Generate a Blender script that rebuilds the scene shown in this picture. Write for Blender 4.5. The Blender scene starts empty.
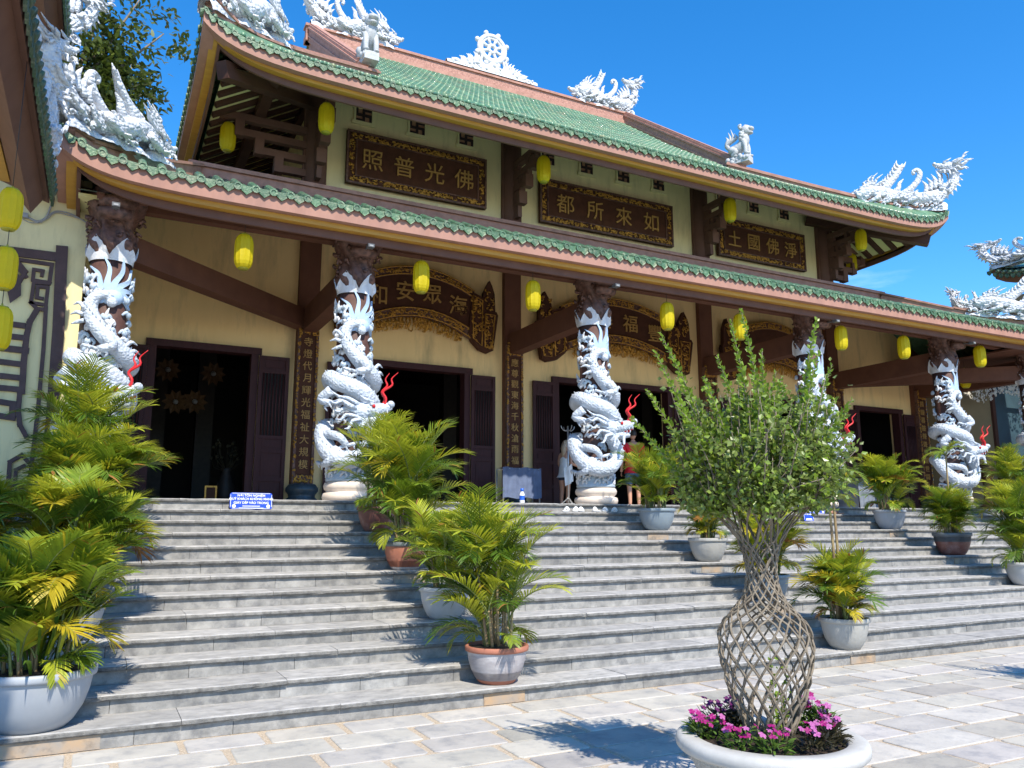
import bpy, math, random
from mathutils import Vector, Matrix, Euler, noise
random.seed(7)
R = math.radians
pi = math.pi
scene = bpy.context.scene
col = scene.collection

# ------------------------------------------------------------------ camera
YAW, PITCH, ROLL, FPX = .4734, .1741, -.0004, 800.0
cam_d = bpy.data.cameras.new('camera')
cam = bpy.data.objects.new('camera', cam_d)
col.objects.link(cam)
cam_d.sensor_fit = 'HORIZONTAL'
cam_d.sensor_width = 36.0
cam_d.lens = FPX / 1024 * 36.0
cam_d.clip_start = 0.05
cam_d.clip_end = 3000
cy, sy, cp, sp = math.cos(YAW), math.sin(YAW), math.cos(PITCH), math.sin(PITCH)
fw = Vector((sy * cp, cy * cp, sp))
rt = Vector((cy, -sy, 0))
up = rt.cross(fw)
r2 = rt * math.cos(ROLL) + up * math.sin(ROLL)
u2 = -rt * math.sin(ROLL) + up * math.cos(ROLL)
m = Matrix((r2, u2, -fw)).transposed().to_4x4()
m.translation = (0, 0, 1.6)
cam.matrix_world = m
scene.camera = cam

# ------------------------------------------------------------------ light
SUN = Vector((-0.07, -1.0, 1.14)).normalized()      # towards the sun
w = bpy.data.worlds.new('World')
scene.world = w
w.use_nodes = True
nt = w.node_tree
bg = nt.nodes['Background']
sky = nt.nodes.new('ShaderNodeTexSky')
sky.sky_type = 'NISHITA'
sky.sun_disc = False
sky.sun_elevation = math.asin(SUN.z)
sky.sun_rotation = math.atan2(SUN.x, SUN.y)
sky.altitude = 300
sky.air_density = 1.0
sky.dust_density = 0.15
sky.ozone_density = 5.0
hs = nt.nodes.new('ShaderNodeHueSaturation')
hs.inputs['Saturation'].default_value = 1.30
# thin clouds low over the horizon
tc = nt.nodes.new('ShaderNodeTexCoord')
mp = nt.nodes.new('ShaderNodeMapping')
mp.inputs['Scale'].default_value = (1.5, 1.5, 7)
nz = nt.nodes.new('ShaderNodeTexNoise')
nz.inputs['Scale'].default_value = 2.2
nz.inputs['Detail'].default_value = 8
nz.inputs['Roughness'].default_value = .62
rp = nt.nodes.new('ShaderNodeValToRGB')
rp.color_ramp.elements[0].position = .50
rp.color_ramp.elements[1].position = .85
sep = nt.nodes.new('ShaderNodeSeparateXYZ')
mr = nt.nodes.new('ShaderNodeMapRange')
mr.inputs['From Min'].default_value = .34
mr.inputs['From Max'].default_value = .06
mu = nt.nodes.new('ShaderNodeMath'); mu.operation = 'MULTIPLY'
mx = nt.nodes.new('ShaderNodeMixRGB')
mx.inputs['Color2'].default_value = (9.0, 9.6, 10.5, 1)
L = nt.links
L.new(tc.outputs['Generated'], mp.inputs['Vector'])
L.new(mp.outputs[0], nz.inputs['Vector'])
L.new(nz.outputs['Fac'], rp.inputs['Fac'])
L.new(tc.outputs['Generated'], sep.inputs[0])
L.new(sep.outputs['Z'], mr.inputs['Value'])
L.new(rp.outputs['Color'], mu.inputs[0])
L.new(mr.outputs[0], mu.inputs[1])
L.new(sky.outputs[0], hs.inputs['Color'])
L.new(mu.outputs[0], mx.inputs['Fac'])
L.new(hs.outputs[0], mx.inputs['Color1'])
L.new(mx.outputs[0], bg.inputs['Color'])
bg.inputs['Strength'].default_value = 0.15

sd = bpy.data.lights.new('sun', 'SUN')
sd.energy = 3.6
sd.angle = R(.53)
sd.color = (1, .93, .80)
so = bpy.data.objects.new('sun', sd)
col.objects.link(so)
so.rotation_euler = (-SUN).to_track_quat('-Z', 'Y').to_euler()
so.location = (0, -10, 30)

vs = scene.view_settings
vs.view_transform = 'Standard'
vs.look = 'None'
vs.exposure = 0.95
vs.gamma = 1
vs.use_curve_mapping = False

# ------------------------------------------------------------------ materials
M = {}


def mat(name, c, c2=None, scale=8.0, rough=.6, bump=0.0, bscale=None, metal=0.0, tone=0.0,
        stain=None, stain_amt=0.0, stain_scale=1.2, transl=0.0, spec=.5, detail=6, stretch=(1, 1, 1), coat=0.0, brick=None):
    mt = bpy.data.materials.new(name)
    mt.use_nodes = True
    t = mt.node_tree
    b = t.nodes['Principled BSDF']
    out = t.nodes['Material Output']
    lk = t.links
    b.inputs['Roughness'].default_value = rough
    b.inputs['Metallic'].default_value = metal
    b.inputs['Specular IOR Level'].default_value = spec
    b.inputs['Coat Weight'].default_value = coat
    tcn = t.nodes.new('ShaderNodeTexCoord')
    mpn = t.nodes.new('ShaderNodeMapping')
    mpn.inputs['Scale'].default_value = stretch
    lk.new(tcn.outputs['Object'], mpn.inputs[0])
    n = t.nodes.new('ShaderNodeTexNoise')
    n.inputs['Scale'].default_value = scale
    n.inputs['Detail'].default_value = detail
    n.inputs['Roughness'].default_value = .6
    lk.new(mpn.outputs[0], n.inputs['Vector'])
    r = t.nodes.new('ShaderNodeValToRGB')
    r.color_ramp.elements[0].position = .33
    r.color_ramp.elements[1].position = .68
    if c2 is None:
        c2 = tuple(x * .82 for x in c)
    r.color_ramp.elements[0].color = (*c2, 1)
    r.color_ramp.elements[1].color = (*c, 1)
    lk.new(n.outputs['Fac'], r.inputs[0])
    cur = r.outputs[0]
    if stain is not None:
        n2 = t.nodes.new('ShaderNodeTexNoise')
        n2.inputs['Scale'].default_value = stain_scale
        n2.inputs['Detail'].default_value = 9
        n2.inputs['Roughness'].default_value = .68
        lk.new(mpn.outputs[0], n2.inputs['Vector'])
        r3 = t.nodes.new('ShaderNodeValToRGB')
        r3.color_ramp.elements[0].position = .5
        r3.color_ramp.elements[1].position = .72
        r3.color_ramp.elements[0].color = (0, 0, 0, 1)
        r3.color_ramp.elements[1].color = (stain_amt,) * 3 + (1,)
        lk.new(n2.outputs['Fac'], r3.inputs[0])
        mxx = t.nodes.new('ShaderNodeMixRGB')
        mxx.inputs['Color2'].default_value = (*stain, 1)
        lk.new(r3.outputs[0], mxx.inputs['Fac'])
        lk.new(cur, mxx.inputs['Color1'])
        cur = mxx.outputs[0]
    if tone:
        at = t.nodes.new('ShaderNodeAttribute')
        at.attribute_name = 'tone'
        mxx = t.nodes.new('ShaderNodeMixRGB')
        mxx.blend_type = 'MULTIPLY'
        mxx.inputs['Fac'].default_value = tone
        lk.new(cur, mxx.inputs['Color1'])
        lk.new(at.outputs['Color'], mxx.inputs['Color2'])
        cur = mxx.outputs[0]
    lk.new(cur, b.inputs['Base Color'])
    if bump:
        n3 = t.nodes.new('ShaderNodeTexNoise')
        n3.inputs['Scale'].default_value = bscale or scale * 4
        n3.inputs['Detail'].default_value = 5
        lk.new(mpn.outputs[0], n3.inputs['Vector'])
        bp = t.nodes.new('ShaderNodeBump')
        bp.inputs['Strength'].default_value = bump
        bp.inputs['Distance'].default_value = .01
        lk.new(n3.outputs['Fac'], bp.inputs['Height'])
        lk.new(bp.outputs[0], b.inputs['Normal'])
    if transl:
        tr = t.nodes.new('ShaderNodeBsdfTranslucent')
        lk.new(cur, tr.inputs['Color'])
        ms = t.nodes.new('ShaderNodeMixShader')
        ms.inputs[0].default_value = transl
        lk.new(b.outputs[0], ms.inputs[1])
        lk.new(tr.outputs[0], ms.inputs[2])
        lk.new(ms.outputs[0], out.inputs['Surface'])
    M[name] = mt
    return mt


def scale_mat(name, c, c2, vs_=26.0, strength=.9):
    """carved stone: scales by voronoi bump, faint grime"""
    mt = mat(name, c, c2, scale=5, rough=.62)
    t = mt.node_tree
    b = t.nodes['Principled BSDF']
    tcn = t.nodes.new('ShaderNodeTexCoord')
    v = t.nodes.new('ShaderNodeTexVoronoi')
    v.inputs['Scale'].default_value = vs_
    t.links.new(tcn.outputs['Object'], v.inputs['Vector'])
    bp = t.nodes.new('ShaderNodeBump')
    bp.inputs['Strength'].default_value = strength
    bp.inputs['Distance'].default_value = .014
    bp.invert = True
    t.links.new(v.outputs['Distance'], bp.inputs['Height'])
    t.links.new(bp.outputs[0], b.inputs['Normal'])
    return mt


mat('cream_paint', (.88, .64, .31), (.80, .575, .27), scale=1.6, rough=.85, bump=.15, bscale=60, stain=(.38, .29, .15), stain_amt=.7, stain_scale=1.6, stretch=(1.6, 1.6, .3))
mat('pale_paint', (.77, .67, .37), (.70, .61, .33), scale=1.6, rough=.85, bump=.15, bscale=60, stain=(.38, .34, .19), stain_amt=.7, stain_scale=1.6, stretch=(1.6, 1.6, .3))
mat('brown_wood', (.145, .062, .038), (.11, .047, .03), scale=3, rough=.7, spec=.2, bump=.2, bscale=40)
mat('dark_wood', (.085, .038, .027), (.06, .028, .02), scale=4, rough=.7, spec=.2, bump=.2, bscale=50)
mat('door_wood', (.055, .017, .018), (.037, .012, .013), scale=5, rough=.6, spec=.25, bump=.2, bscale=60, stretch=(4, 4, .6))
mat('carved_wood', (.19, .09, .063), (.04, .018, .014), scale=14, rough=.6, bump=1.0, bscale=24)
mat('fascia_pink', (.37, .195, .145), (.31, .16, .118), scale=2.5, rough=.8, bump=.1, tone=1, stain=(.27, .15, .12), stain_amt=.7, stain_scale=2.2, stretch=(2.2, 2.2, .5))
mat('fascia_gold', (.50, .27, .035), (.42, .21, .025), scale=3, rough=.5, stretch=(.6, 4, 4))
mat('fascia_brown', (.155, .08, .058), (.125, .064, .047), scale=3, rough=.75, spec=.2)
mat('soffit_cream', (.74, .68, .34), (.68, .62, .30), scale=2, rough=.8)
mat('ridge_pink', (.46, .24, .18), (.33, .165, .12), scale=6, rough=.8, bump=.3, bscale=30, stain=(.22, .12, .09), stain_amt=.6, stain_scale=4)
mat('ridge_relief', (.50, .27, .21), (.26, .12, .09), scale=16, rough=.8, bump=1.0, bscale=18)
mat('roof_tile', (.135, .27, .165), (.07, .17, .10), scale=9, rough=.4, tone=1, bump=.25, stain=(.30, .29, .16), stain_amt=.6, stain_scale=2.2, coat=.1)
mat('tile_disc', (.09, .18, .095), (.04, .095, .048), scale=22, rough=.45, tone=1, bump=.9, bscale=45, stain=(.40, .39, .28), stain_amt=.65, stain_scale=11, coat=.1)
mat('white_stone', (.70, .71, .73), (.56, .57, .60), scale=9, rough=.8, bump=1, bscale=24, spec=.2)
mat('blue_relief', (.42, .56, .74), (.35, .48, .68), scale=7, rough=.7, bump=.2)
mat('blue_grey_relief', (.50, .58, .66), (.38, .46, .54), scale=11, rough=.7, bump=.6, bscale=22)
scale_mat('dragon_scale', (.58, .62, .68), (.42, .47, .54), 24, 1.0)
scale_mat('carved_white', (.66, .67, .69), (.48, .50, .54), 15.0, 1.0)
for q_ in ('dragon_scale', 'carved_white'):
    for n_ in M[q_].node_tree.nodes:
        if n_.type == 'BUMP': n_.inputs['Distance'].default_value = .016 if q_ == 'dragon_scale' else .03
mat('red_paint', (.62, .012, .015), (.52, .01, .012), rough=.4)
mat('red_shaft', (.095, .042, .032), (.065, .028, .022), scale=10, rough=.65, bump=.5, bscale=30)
mat('base_stone', (.72, .62, .53), (.64, .53, .44), scale=7, rough=.7, bump=.3, bscale=40)
mat('lotus_base', (.045, .075, .10), (.025, .045, .06), scale=10, rough=.4, bump=.5, bscale=20)
mat('gold_leaf', (.62, .34, .06), (.33, .16, .03), scale=16, rough=.38, metal=.55, bump=.7, bscale=40)
mat('gold_letter', (.44, .26, .075), (.33, .185, .05), scale=12, rough=.55, metal=.1)
mat('board_brown', (.085, .034, .02), (.058, .024, .015), scale=6, rough=.7, spec=.15)
mat('lantern_yellow', (.80, .66, .008), (.72, .58, .006), scale=3, rough=.6, transl=.45)
mat('lantern_cap', (.35, .32, .02), rough=.6)
mat('cord_black', (.02, .02, .02), rough=.6)
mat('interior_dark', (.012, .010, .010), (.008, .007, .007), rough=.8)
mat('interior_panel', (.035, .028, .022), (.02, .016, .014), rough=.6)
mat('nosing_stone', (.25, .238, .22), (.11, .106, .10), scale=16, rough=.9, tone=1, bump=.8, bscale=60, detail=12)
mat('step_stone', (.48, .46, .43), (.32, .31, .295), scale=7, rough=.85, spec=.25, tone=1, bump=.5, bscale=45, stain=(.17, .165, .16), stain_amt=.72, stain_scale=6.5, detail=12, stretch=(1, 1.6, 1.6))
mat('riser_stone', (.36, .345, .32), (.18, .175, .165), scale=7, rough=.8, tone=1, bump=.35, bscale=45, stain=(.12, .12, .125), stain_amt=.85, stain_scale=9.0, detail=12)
mat('joint_dark', (.07, .065, .06), rough=.9)
mat('rust_stone', (.40, .27, .16), (.27, .25, .225), scale=6, rough=.85, stain=(.10, .085, .07), stain_amt=.8, stain_scale=7)
mat('vent_dark', (.032, .016, .017), rough=.8)
mat('vent_back', (.46, .25, .15), (.34, .18, .11), scale=20, rough=.9)
mat('paving_stone', (.52, .49, .435), (.40, .38, .345), scale=2.6, rough=.9, spec=.25, tone=1, bump=.3, bscale=30, stain=(.24, .245, .255), stain_amt=.75, stain_scale=5.0, detail=13)
mat('gravel', (.62, .50, .37), (.33, .26, .18), scale=70, rough=.95, bump=1, bscale=90, stain=(.62, .55, .46), stain_amt=.8, stain_scale=55)
mat('soil', (.035, .022, .014), (.02, .012, .008), scale=30, rough=.95, bump=1, bscale=40)
mat('palm_green', (.26, .34, .028), (.15, .235, .02), scale=5, rough=.42, transl=.4, tone=1)
mat('palm_lime', (.46, .47, .035), (.33, .38, .026), scale=5, rough=.42, transl=.42, tone=1)
mat('palm_yellow', (.55, .44, .025), (.42, .33, .02), scale=6, rough=.5, transl=.4, tone=1)
mat('palm_orange', (.40, .17, .03), (.24, .11, .03), scale=6, rough=.6, transl=.3, tone=1)
mat('palm_deep', (.12, .20, .022), (.065, .135, .018), scale=5, rough=.35, transl=.35, tone=1)
mat('cane', (.36, .27, .12), (.16, .09, .045), scale=9, rough=.6, stretch=(1, 1, .4), bump=.4)
mat('cane_green', (.20, .22, .06), (.12, .15, .04), scale=9, rough=.55)
mat('cane_red', (.30, .05, .02), (.18, .03, .015), scale=9, rough=.5)
mat('bonsai_leaf', (.23, .29, .06), (.13, .18, .038), scale=20, rough=.33, transl=.3, tone=1)
mat('bonsai_young', (.27, .38, .04), (.19, .30, .03), scale=20, rough=.33, transl=.4, tone=1)
mat('bark', (.25, .205, .15), (.12, .095, .068), scale=18, rough=.8, bump=.8, bscale=40, stretch=(1, 1, .4))
mat('petal_magenta', (.42, .012, .21), (.30, .010, .15), scale=20, rough=.5, transl=.3)
mat('petal_pink', (.56, .18, .44), (.44, .10, .33), scale=20, rough=.5, transl=.3)
mat('petal_purple', (.20, .02, .16), (.10, .012, .10), scale=20, rough=.5, transl=.3)
mat('flower_leaf', (.13, .22, .03), (.06, .12, .02), scale=20, rough=.4, transl=.3, tone=1)
mat('dark_leaf', (.055, .05, .02), (.04, .035, .02), scale=20, rough=.45, transl=.2, tone=1)
mat('tree_leaf', (.11, .14, .03), (.05, .075, .018), scale=2, rough=.35, transl=.3, tone=1)
mat('pot_plastic', (.34, .36, .39), (.29, .31, .34), scale=3, rough=.45, stain=(.36, .37, .38), stain_amt=.5, stain_scale=5)
mat('pot_white', (.48, .48, .48), (.38, .38, .38), scale=4, rough=.6, stain=(.33, .33, .33), stain_amt=.4, stain_scale=5)
mat('pot_terracotta', (.42, .16, .10), (.33, .12, .075), scale=6, rough=.7, bump=.2)
mat('pot_glaze_grey', (.43, .40, .40), (.30, .27, .28), scale=7, rough=.5, stain=(.62, .60, .60), stain_amt=.7, stain_scale=4, stretch=(1, 1, 3))
mat('pot_stone', (.42, .41, .38), (.31, .30, .28), scale=6, rough=.85, bump=.4, bscale=30, stain=(.22, .21, .19), stain_amt=.6, stain_scale=6)
mat('pot_slate', (.14, .16, .17), (.09, .105, .12), scale=6, rough=.5)
mat('pot_redbrown', (.20, .075, .055), (.14, .05, .04), scale=6, rough=.5, stain=(.4, .3, .27), stain_amt=.5, stain_scale=5)
mat('pot_bluegrey', (.24, .29, .33), (.19, .235, .27), scale=4, rough=.5)
mat('planter_rim', (.50, .49, .47), (.41, .40, .38), scale=6, rough=.75, bump=.15, stain=(.55, .54, .52), stain_amt=.4, stain_scale=8)
mat('planter_wash', (.50, .49, .46), (.33, .32, .30), scale=60, rough=.9, bump=.9, bscale=90)
mat('cloud_grey', (.45, .45, .45))
mat('sign_blue', (.02, .07, .55), (.018, .06, .5), rough=.3)
mat('sign_white', (.85, .85, .87), rough=.4)
mat('relief_brown', (.085, .05, .05), (.06, .035, .035), scale=9, rough=.75, bump=.6, bscale=30)
mat('lamp_metal', (.10, .10, .10), rough=.4)
mat('lamp_glass', (.35, .35, .34), rough=.3)
mat('cable_grey', (.33, .32, .31), rough=.6)
mat('skin', (.50, .27, .18), (.46, .24, .16), scale=4, rough=.55)
mat('hair_dark', (.02, .012, .008), rough=.5)
mat('hair_fair', (.45, .33, .22), rough=.5)
mat('shirt_red', (.72, .015, .03), (.62, .012, .024), rough=.8)
mat('shirt_white', (.78, .78, .78), rough=.8)
mat('denim', (.05, .12, .24), (.03, .08, .17), scale=12, rough=.85)
mat('denim_dark', (.03, .045, .08), rough=.85)
mat('shoe_black', (.02, .02, .02), rough=.6)
mat('steel', (.55, .55, .55), rough=.3, metal=.6)
mat('cloth_blue', (.13, .165, .26), (.09, .115, .19), scale=6, rough=.9)
mat('cloth_grey', (.20, .23, .28), (.14, .16, .20), scale=6, rough=.9)
mat('side_wall', (.22, .165, .085), (.19, .14, .07), scale=1.5, rough=.85)
mat('mural_sky', (.05, .10, .13), (.03, .06, .085), scale=1.2, rough=.5)
mat('mural_leaf', (.12, .17, .09), (.03, .05, .03), scale=5, rough=.6)
mat('mural_flower', (.30, .24, .33), (.10, .05, .12), scale=9, rough=.6)
mat('fringe_cream', (.62, .58, .50), (.48, .45, .38), rough=.7)
mat('lotus_lamp', (.16, .085, .035), (.10, .055, .022), rough=.5)
mat('bottle_blue', (.02, .12, .60), rough=.2)
mat('paper_white', (.8, .8, .8), rough=.5)
mat('bulb_yellow', (.9, .75, .1), rough=.3)
mat('statue_grey', (.50, .51, .52), (.36, .37, .38), scale=12, rough=.75, bump=.9, bscale=24)


# ------------------------------------------------------------------ mesh builder
class MB:
    def __init__(s):
        s.v = []; s.f = []; s.mi = []; s.t = []; s.sm = []; s.cur = 0; s.tone = 1.0; s.smooth = False; s.xf = None

    def add(s, vs_, fs, mi=None, tone=None, smooth=None):
        o = len(s.v)
        if s.xf is not None:
            vs_ = [tuple(s.xf @ Vector(q)) for q in vs_]
        s.v.extend(vs_)
        mi = s.cur if mi is None else mi
        tone = s.tone if tone is None else tone
        smooth = s.smooth if smooth is None else smooth
        for f in fs:
            s.f.append([i + o for i in f])
            s.mi.append(mi); s.t.append(tone); s.sm.append(smooth)

    def box(s, x0, x1, y0, y1, z0, z1, **k):
        vs_ = [(x, y, z) for z in (z0, z1) for y in (y0, y1) for x in (x0, x1)]
        s.add(vs_, [(0, 2, 3, 1), (4, 5, 7, 6), (0, 1, 5, 4), (2, 6, 7, 3), (0, 4, 6, 2), (1, 3, 7, 5)], **k)

    def bevbox(s, x0, x1, y0, y1, z0, z1, b=.01, **k):
        """box whose upper edges are chamfered"""
        vs_ = [(x0, y0, z0), (x1, y0, z0), (x1, y1, z0), (x0, y1, z0),
               (x0, y0, z1 - b), (x1, y0, z1 - b), (x1, y1, z1 - b), (x0, y1, z1 - b),
               (x0 + b, y0 + b, z1), (x1 - b, y0 + b, z1), (x1 - b, y1 - b, z1), (x0 + b, y1 - b, z1)]
        s.add(vs_, [(3, 2, 1, 0), (0, 1, 5, 4), (1, 2, 6, 5), (2, 3, 7, 6), (3, 0, 4, 7),
                    (4, 5, 9, 8), (5, 6, 10, 9), (6, 7, 11, 10), (7, 4, 8, 11), (8, 9, 10, 11)], **k)

    def beam(s, a, b, w_, h_, upv=(0, 0, 1), **k):
        a = Vector(a); b = Vector(b)
        d = (b - a).normalized()
        sd_ = d.cross(Vector(upv)).normalized()
        uu = sd_.cross(d)
        vs_ = []
        for p in (a, b):
            for i, j in ((-1, -1), (1, -1), (1, 1), (-1, 1)):
                vs_.append(tuple(p + sd_ * (w_ / 2 * i) + uu * (h_ / 2 * j)))
        s.add(vs_, [(0, 3, 2, 1), (4, 5, 6, 7), (0, 1, 5, 4), (1, 2, 6, 5), (2, 3, 7, 6), (3, 0, 4, 7)], **k)

    def tube(s, pts, rad, n=6, cap=True, flat=None, **k):
        pts = [Vector(p) for p in pts]
        N = len(pts)
        if not hasattr(rad, '__len__'):
            rad = [rad] * N
        if len(rad) != N:
            rad = [rad[0] + (rad[-1] - rad[0]) * i / (N - 1) for i in range(N)] if len(rad) == 2 else \
                [interp(rad, i / (N - 1)) for i in range(N)]
        vs_ = []
        d0 = (pts[1] - pts[0]).normalized()
        ref = Vector((0, 0, 1)) if abs(d0.z) < .9 else Vector((1, 0, 0))
        a = d0.cross(ref).normalized()
        for i, p in enumerate(pts):
            d = (pts[min(i + 1, N - 1)] - pts[max(i - 1, 0)])
            if d.length < 1e-9: d = d0
            d = d.normalized()
            a = (a - d * a.dot(d))
            a = a.normalized() if a.length > 1e-6 else d.orthogonal().normalized()
            b = d.cross(a)
            for j in range(n):
                an = 2 * pi * j / n
                vs_.append(tuple(p + (a * math.cos(an) + b * math.sin(an)) * rad[i]))
        fs = []
        for i in range(N - 1):
            for j in range(n):
                j2 = (j + 1) % n
                fs.append((i * n + j, i * n + j2, (i + 1) * n + j2, (i + 1) * n + j))
        if cap:
            fs.append(tuple(range(n - 1, -1, -1)))
            fs.append(tuple((N - 1) * n + j for j in range(n)))
        k.setdefault('smooth', True)
        s.add(vs_, fs, **k)

    def lathe(s, prof, n=24, c=(0, 0, 0), cap=True, **k):
        vs_ = []
        for r_, z in prof:
            for j in range(n):
                an = 2 * pi * j / n
                vs_.append((c[0] + r_ * math.cos(an), c[1] + r_ * math.sin(an), c[2] + z))
        fs = []
        for i in range(len(prof) - 1):
            for j in range(n):
                j2 = (j + 1) % n
                fs.append((i * n + j, i * n + j2, (i + 1) * n + j2, (i + 1) * n + j))
        if cap:
            fs.append(tuple(range(n - 1, -1, -1)))
            fs.append(tuple((len(prof) - 1) * n + j for j in range(n)))
        k.setdefault('smooth', True)
        s.add(vs_, fs, **k)

    def ell(s, c, r, n=8, m_=6, rot=None, **k):
        c = Vector(c)
        if not hasattr(r, '__len__'): r = (r, r, r)
        vs_ = []; fs = []
        for i in range(1, m_):
            th = pi * i / m_
            for j in range(n):
                ph = 2 * pi * j / n
                v = Vector((r[0] * math.sin(th) * math.cos(ph), r[1] * math.sin(th) * math.sin(ph), r[2] * math.cos(th)))
                if rot is not None: v = rot @ v
                vs_.append(tuple(c + v))
        top = Vector((0, 0, r[2])); bot = Vector((0, 0, -r[2]))
        if rot is not None: top = rot @ top; bot = rot @ bot
        vs_.append(tuple(c + top)); vs_.append(tuple(c + bot))
        T = len(vs_) - 2
        for i in range(m_ - 2):
            for j in range(n):
                j2 = (j + 1) % n
                fs.append((i * n + j, (i + 1) * n + j, (i + 1) * n + j2, i * n + j2))
        for j in range(n):
            j2 = (j + 1) % n
            fs.append((T, j, j2))
            fs.append((T + 1, (m_ - 2) * n + j2, (m_ - 2) * n + j))
        k.setdefault('smooth', True)
        s.add(vs_, fs, **k)

    def prism(s, poly, y0, y1, **k):
        """polygon in (x,z), extruded along y"""
        n = len(poly)
        vs_ = [(x, y0, z) for x, z in poly] + [(x, y1, z) for x, z in poly]
        fs = [tuple(range(n)), tuple(range(2 * n - 1, n - 1, -1))]
        for i in range(n):
            j = (i + 1) % n
            fs.append((i, i + n, j + n, j))
        s.add(vs_, fs, **k)

    def strip(s, top, bot, y0, y1, **k):
        """band between two (x,z) curves, thickness y0..y1"""
        n = len(top)
        vs_ = [(x, y0, z) for x, z in top] + [(x, y0, z) for x, z in bot] + \
              [(x, y1, z) for x, z in top] + [(x, y1, z) for x, z in bot]
        fs = []
        for i in range(n - 1):
            fs.append((i, n + i, n + i + 1, i + 1))
            fs.append((2 * n + i, 2 * n + i + 1, 3 * n + i + 1, 3 * n + i))
            fs.append((i, i + 1, 2 * n + i + 1, 2 * n + i))
            fs.append((n + i, 3 * n + i, 3 * n + i + 1, n + i + 1))
        fs.append((0, 2 * n, 3 * n, n))
        fs.append((n - 1, 2 * n - 1, 4 * n - 1, 3 * n - 1))
        s.add(vs_, fs, **k)

    def grid(s, fn, nu, nv, **k):
        vs_ = [tuple(fn(i / nu, j / nv)) for j in range(nv + 1) for i in range(nu + 1)]
        fs = [(j * (nu + 1) + i, j * (nu + 1) + i + 1, (j + 1) * (nu + 1) + i + 1, (j + 1) * (nu + 1) + i)
              for j in range(nv) for i in range(nu)]
        s.add(vs_, fs, **k)

    def mesh(s, name, mats):
        me = bpy.data.meshes.new(name)
        me.from_pydata(s.v, [], s.f)
        if isinstance(mats, str): mats = [mats]
        for q in mats: me.materials.append(M[q])
        me.polygons.foreach_set('material_index', s.mi)
        me.polygons.foreach_set('use_smooth', s.sm)
        if any(q in TONED for q in mats):
            ca = me.color_attributes.new('tone', 'FLOAT_COLOR', 'CORNER')
            buf = []
            for f, t_ in zip(s.f, s.t):
                c_ = (t_, t_, t_, 1.0) if not hasattr(t_, '__len__') else (*t_, 1.0)
                buf.extend(c_ * len(f))
            ca.data.foreach_set('color', buf)
        me.update()
        return me

    def build(s, name, mats, parent=None, **k):
        me = s.mesh(name, mats)
        return link(name, me, parent, **k)


TONED = {'fascia_pink', 'roof_tile', 'tile_disc', 'step_stone', 'nosing_stone', 'riser_stone', 'paving_stone', 'palm_green', 'palm_lime',
         'palm_yellow', 'palm_orange', 'palm_deep', 'bonsai_leaf', 'bonsai_young', 'flower_leaf', 'dark_leaf', 'tree_leaf'}


def interp(l, t):
    x = t * (len(l) - 1)
    i = min(int(x), len(l) - 2)
    return l[i] + (l[i + 1] - l[i]) * (x - i)


def link(name, me, parent=None, loc=None):
    o = bpy.data.objects.new(name, me)
    col.objects.link(o)
    if parent is not None: o.parent = parent
    if loc is not None: o.location = loc
    return o


def tag(o, label=None, cat=None, group=None, kind=None):
    if label: o['label'] = label
    if cat: o['category'] = cat
    if group: o['group'] = group
    if kind: o['kind'] = kind
    return o


def empty(name, label, cat, loc=(0, 0, 0), rz=0, group=None):
    o = bpy.data.objects.new(name, None)
    o.empty_display_size = .2
    col.objects.link(o)
    o.location = loc
    o.rotation_euler = (0, 0, rz)
    return tag(o, label, cat, group)


def copy_tree(o, parent=None):
    c = o.copy()
    col.objects.link(c)
    c.parent = parent
    for ch in list(o.children): copy_tree(ch, c)
    return c


def spline(pts, n=8):
    """Catmull-Rom through 3D points"""
    P = [Vector(p) for p in pts]
    P = [P[0] * 2 - P[1]] + P + [P[-1] * 2 - P[-2]]
    out = []
    for i in range(1, len(P) - 2):
        p0, p1, p2, p3 = P[i - 1], P[i], P[i + 1], P[i + 2]
        for j in range(n):
            t = j / n
            out.append(.5 * ((2 * p1) + (-p0 + p2) * t + (2 * p0 - 5 * p1 + 4 * p2 - p3) * t * t + (-p0 + 3 * p1 - 3 * p2 + p3) * t ** 3))
    out.append(P[-2].copy())
    return out


def text_mesh(txt, size, depth, offset=0.0, align='CENTER'):
    """real lettering as geometry in the x-z plane, facing -y, centred on the origin"""
    cu = bpy.data.curves.new('txt', 'FONT')
    cu.body = txt
    cu.size = size
    cu.extrude = depth / 2
    cu.offset = offset
    cu.align_x = align
    cu.align_y = 'CENTER'
    cu.resolution_u = 3
    ob = bpy.data.objects.new('txt', cu)
    col.objects.link(ob)
    bpy.context.view_layer.update()
    dg = bpy.context.evaluated_depsgraph_get()
    me = bpy.data.meshes.new_from_object(ob.evaluated_get(dg))
    vs_ = [(v.co.x, -v.co.z, v.co.y) for v in me.vertices]
    fs = [tuple(p.vertices) for p in me.polygons]
    bpy.data.objects.remove(ob)
    bpy.data.curves.remove(cu)
    bpy.data.meshes.remove(me)
    xs = [v[0] for v in vs_] or [0]; zs = [v[2] for v in vs_] or [0]
    cx, cz = (min(xs) + max(xs)) / 2, (min(zs) + max(zs)) / 2
    if align == 'CENTER':
        vs_ = [(x - cx, y, z - cz) for x, y, z in vs_]
    return vs_, fs


def put_text(mb, txt, size, x, y, z, depth=.012, offset=0.0, sx=1.0, sz=1.0, **k):
    vs_, fs = text_mesh(txt, size, depth, offset)
    mb.add([(x + a * sx, y + b, z + c * sz) for a, b, c in vs_], fs, **k)
# ================================================================== ground, paving, stairs
D0, TD, RI = 6.81, .4258, .1506          # first nosing, tread depth, riser height
NS = 13
PZ = NS * RI                             # terrace level 1.958
PY = D0 + (NS - 1) * TD                  # terrace edge 11.92

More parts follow.
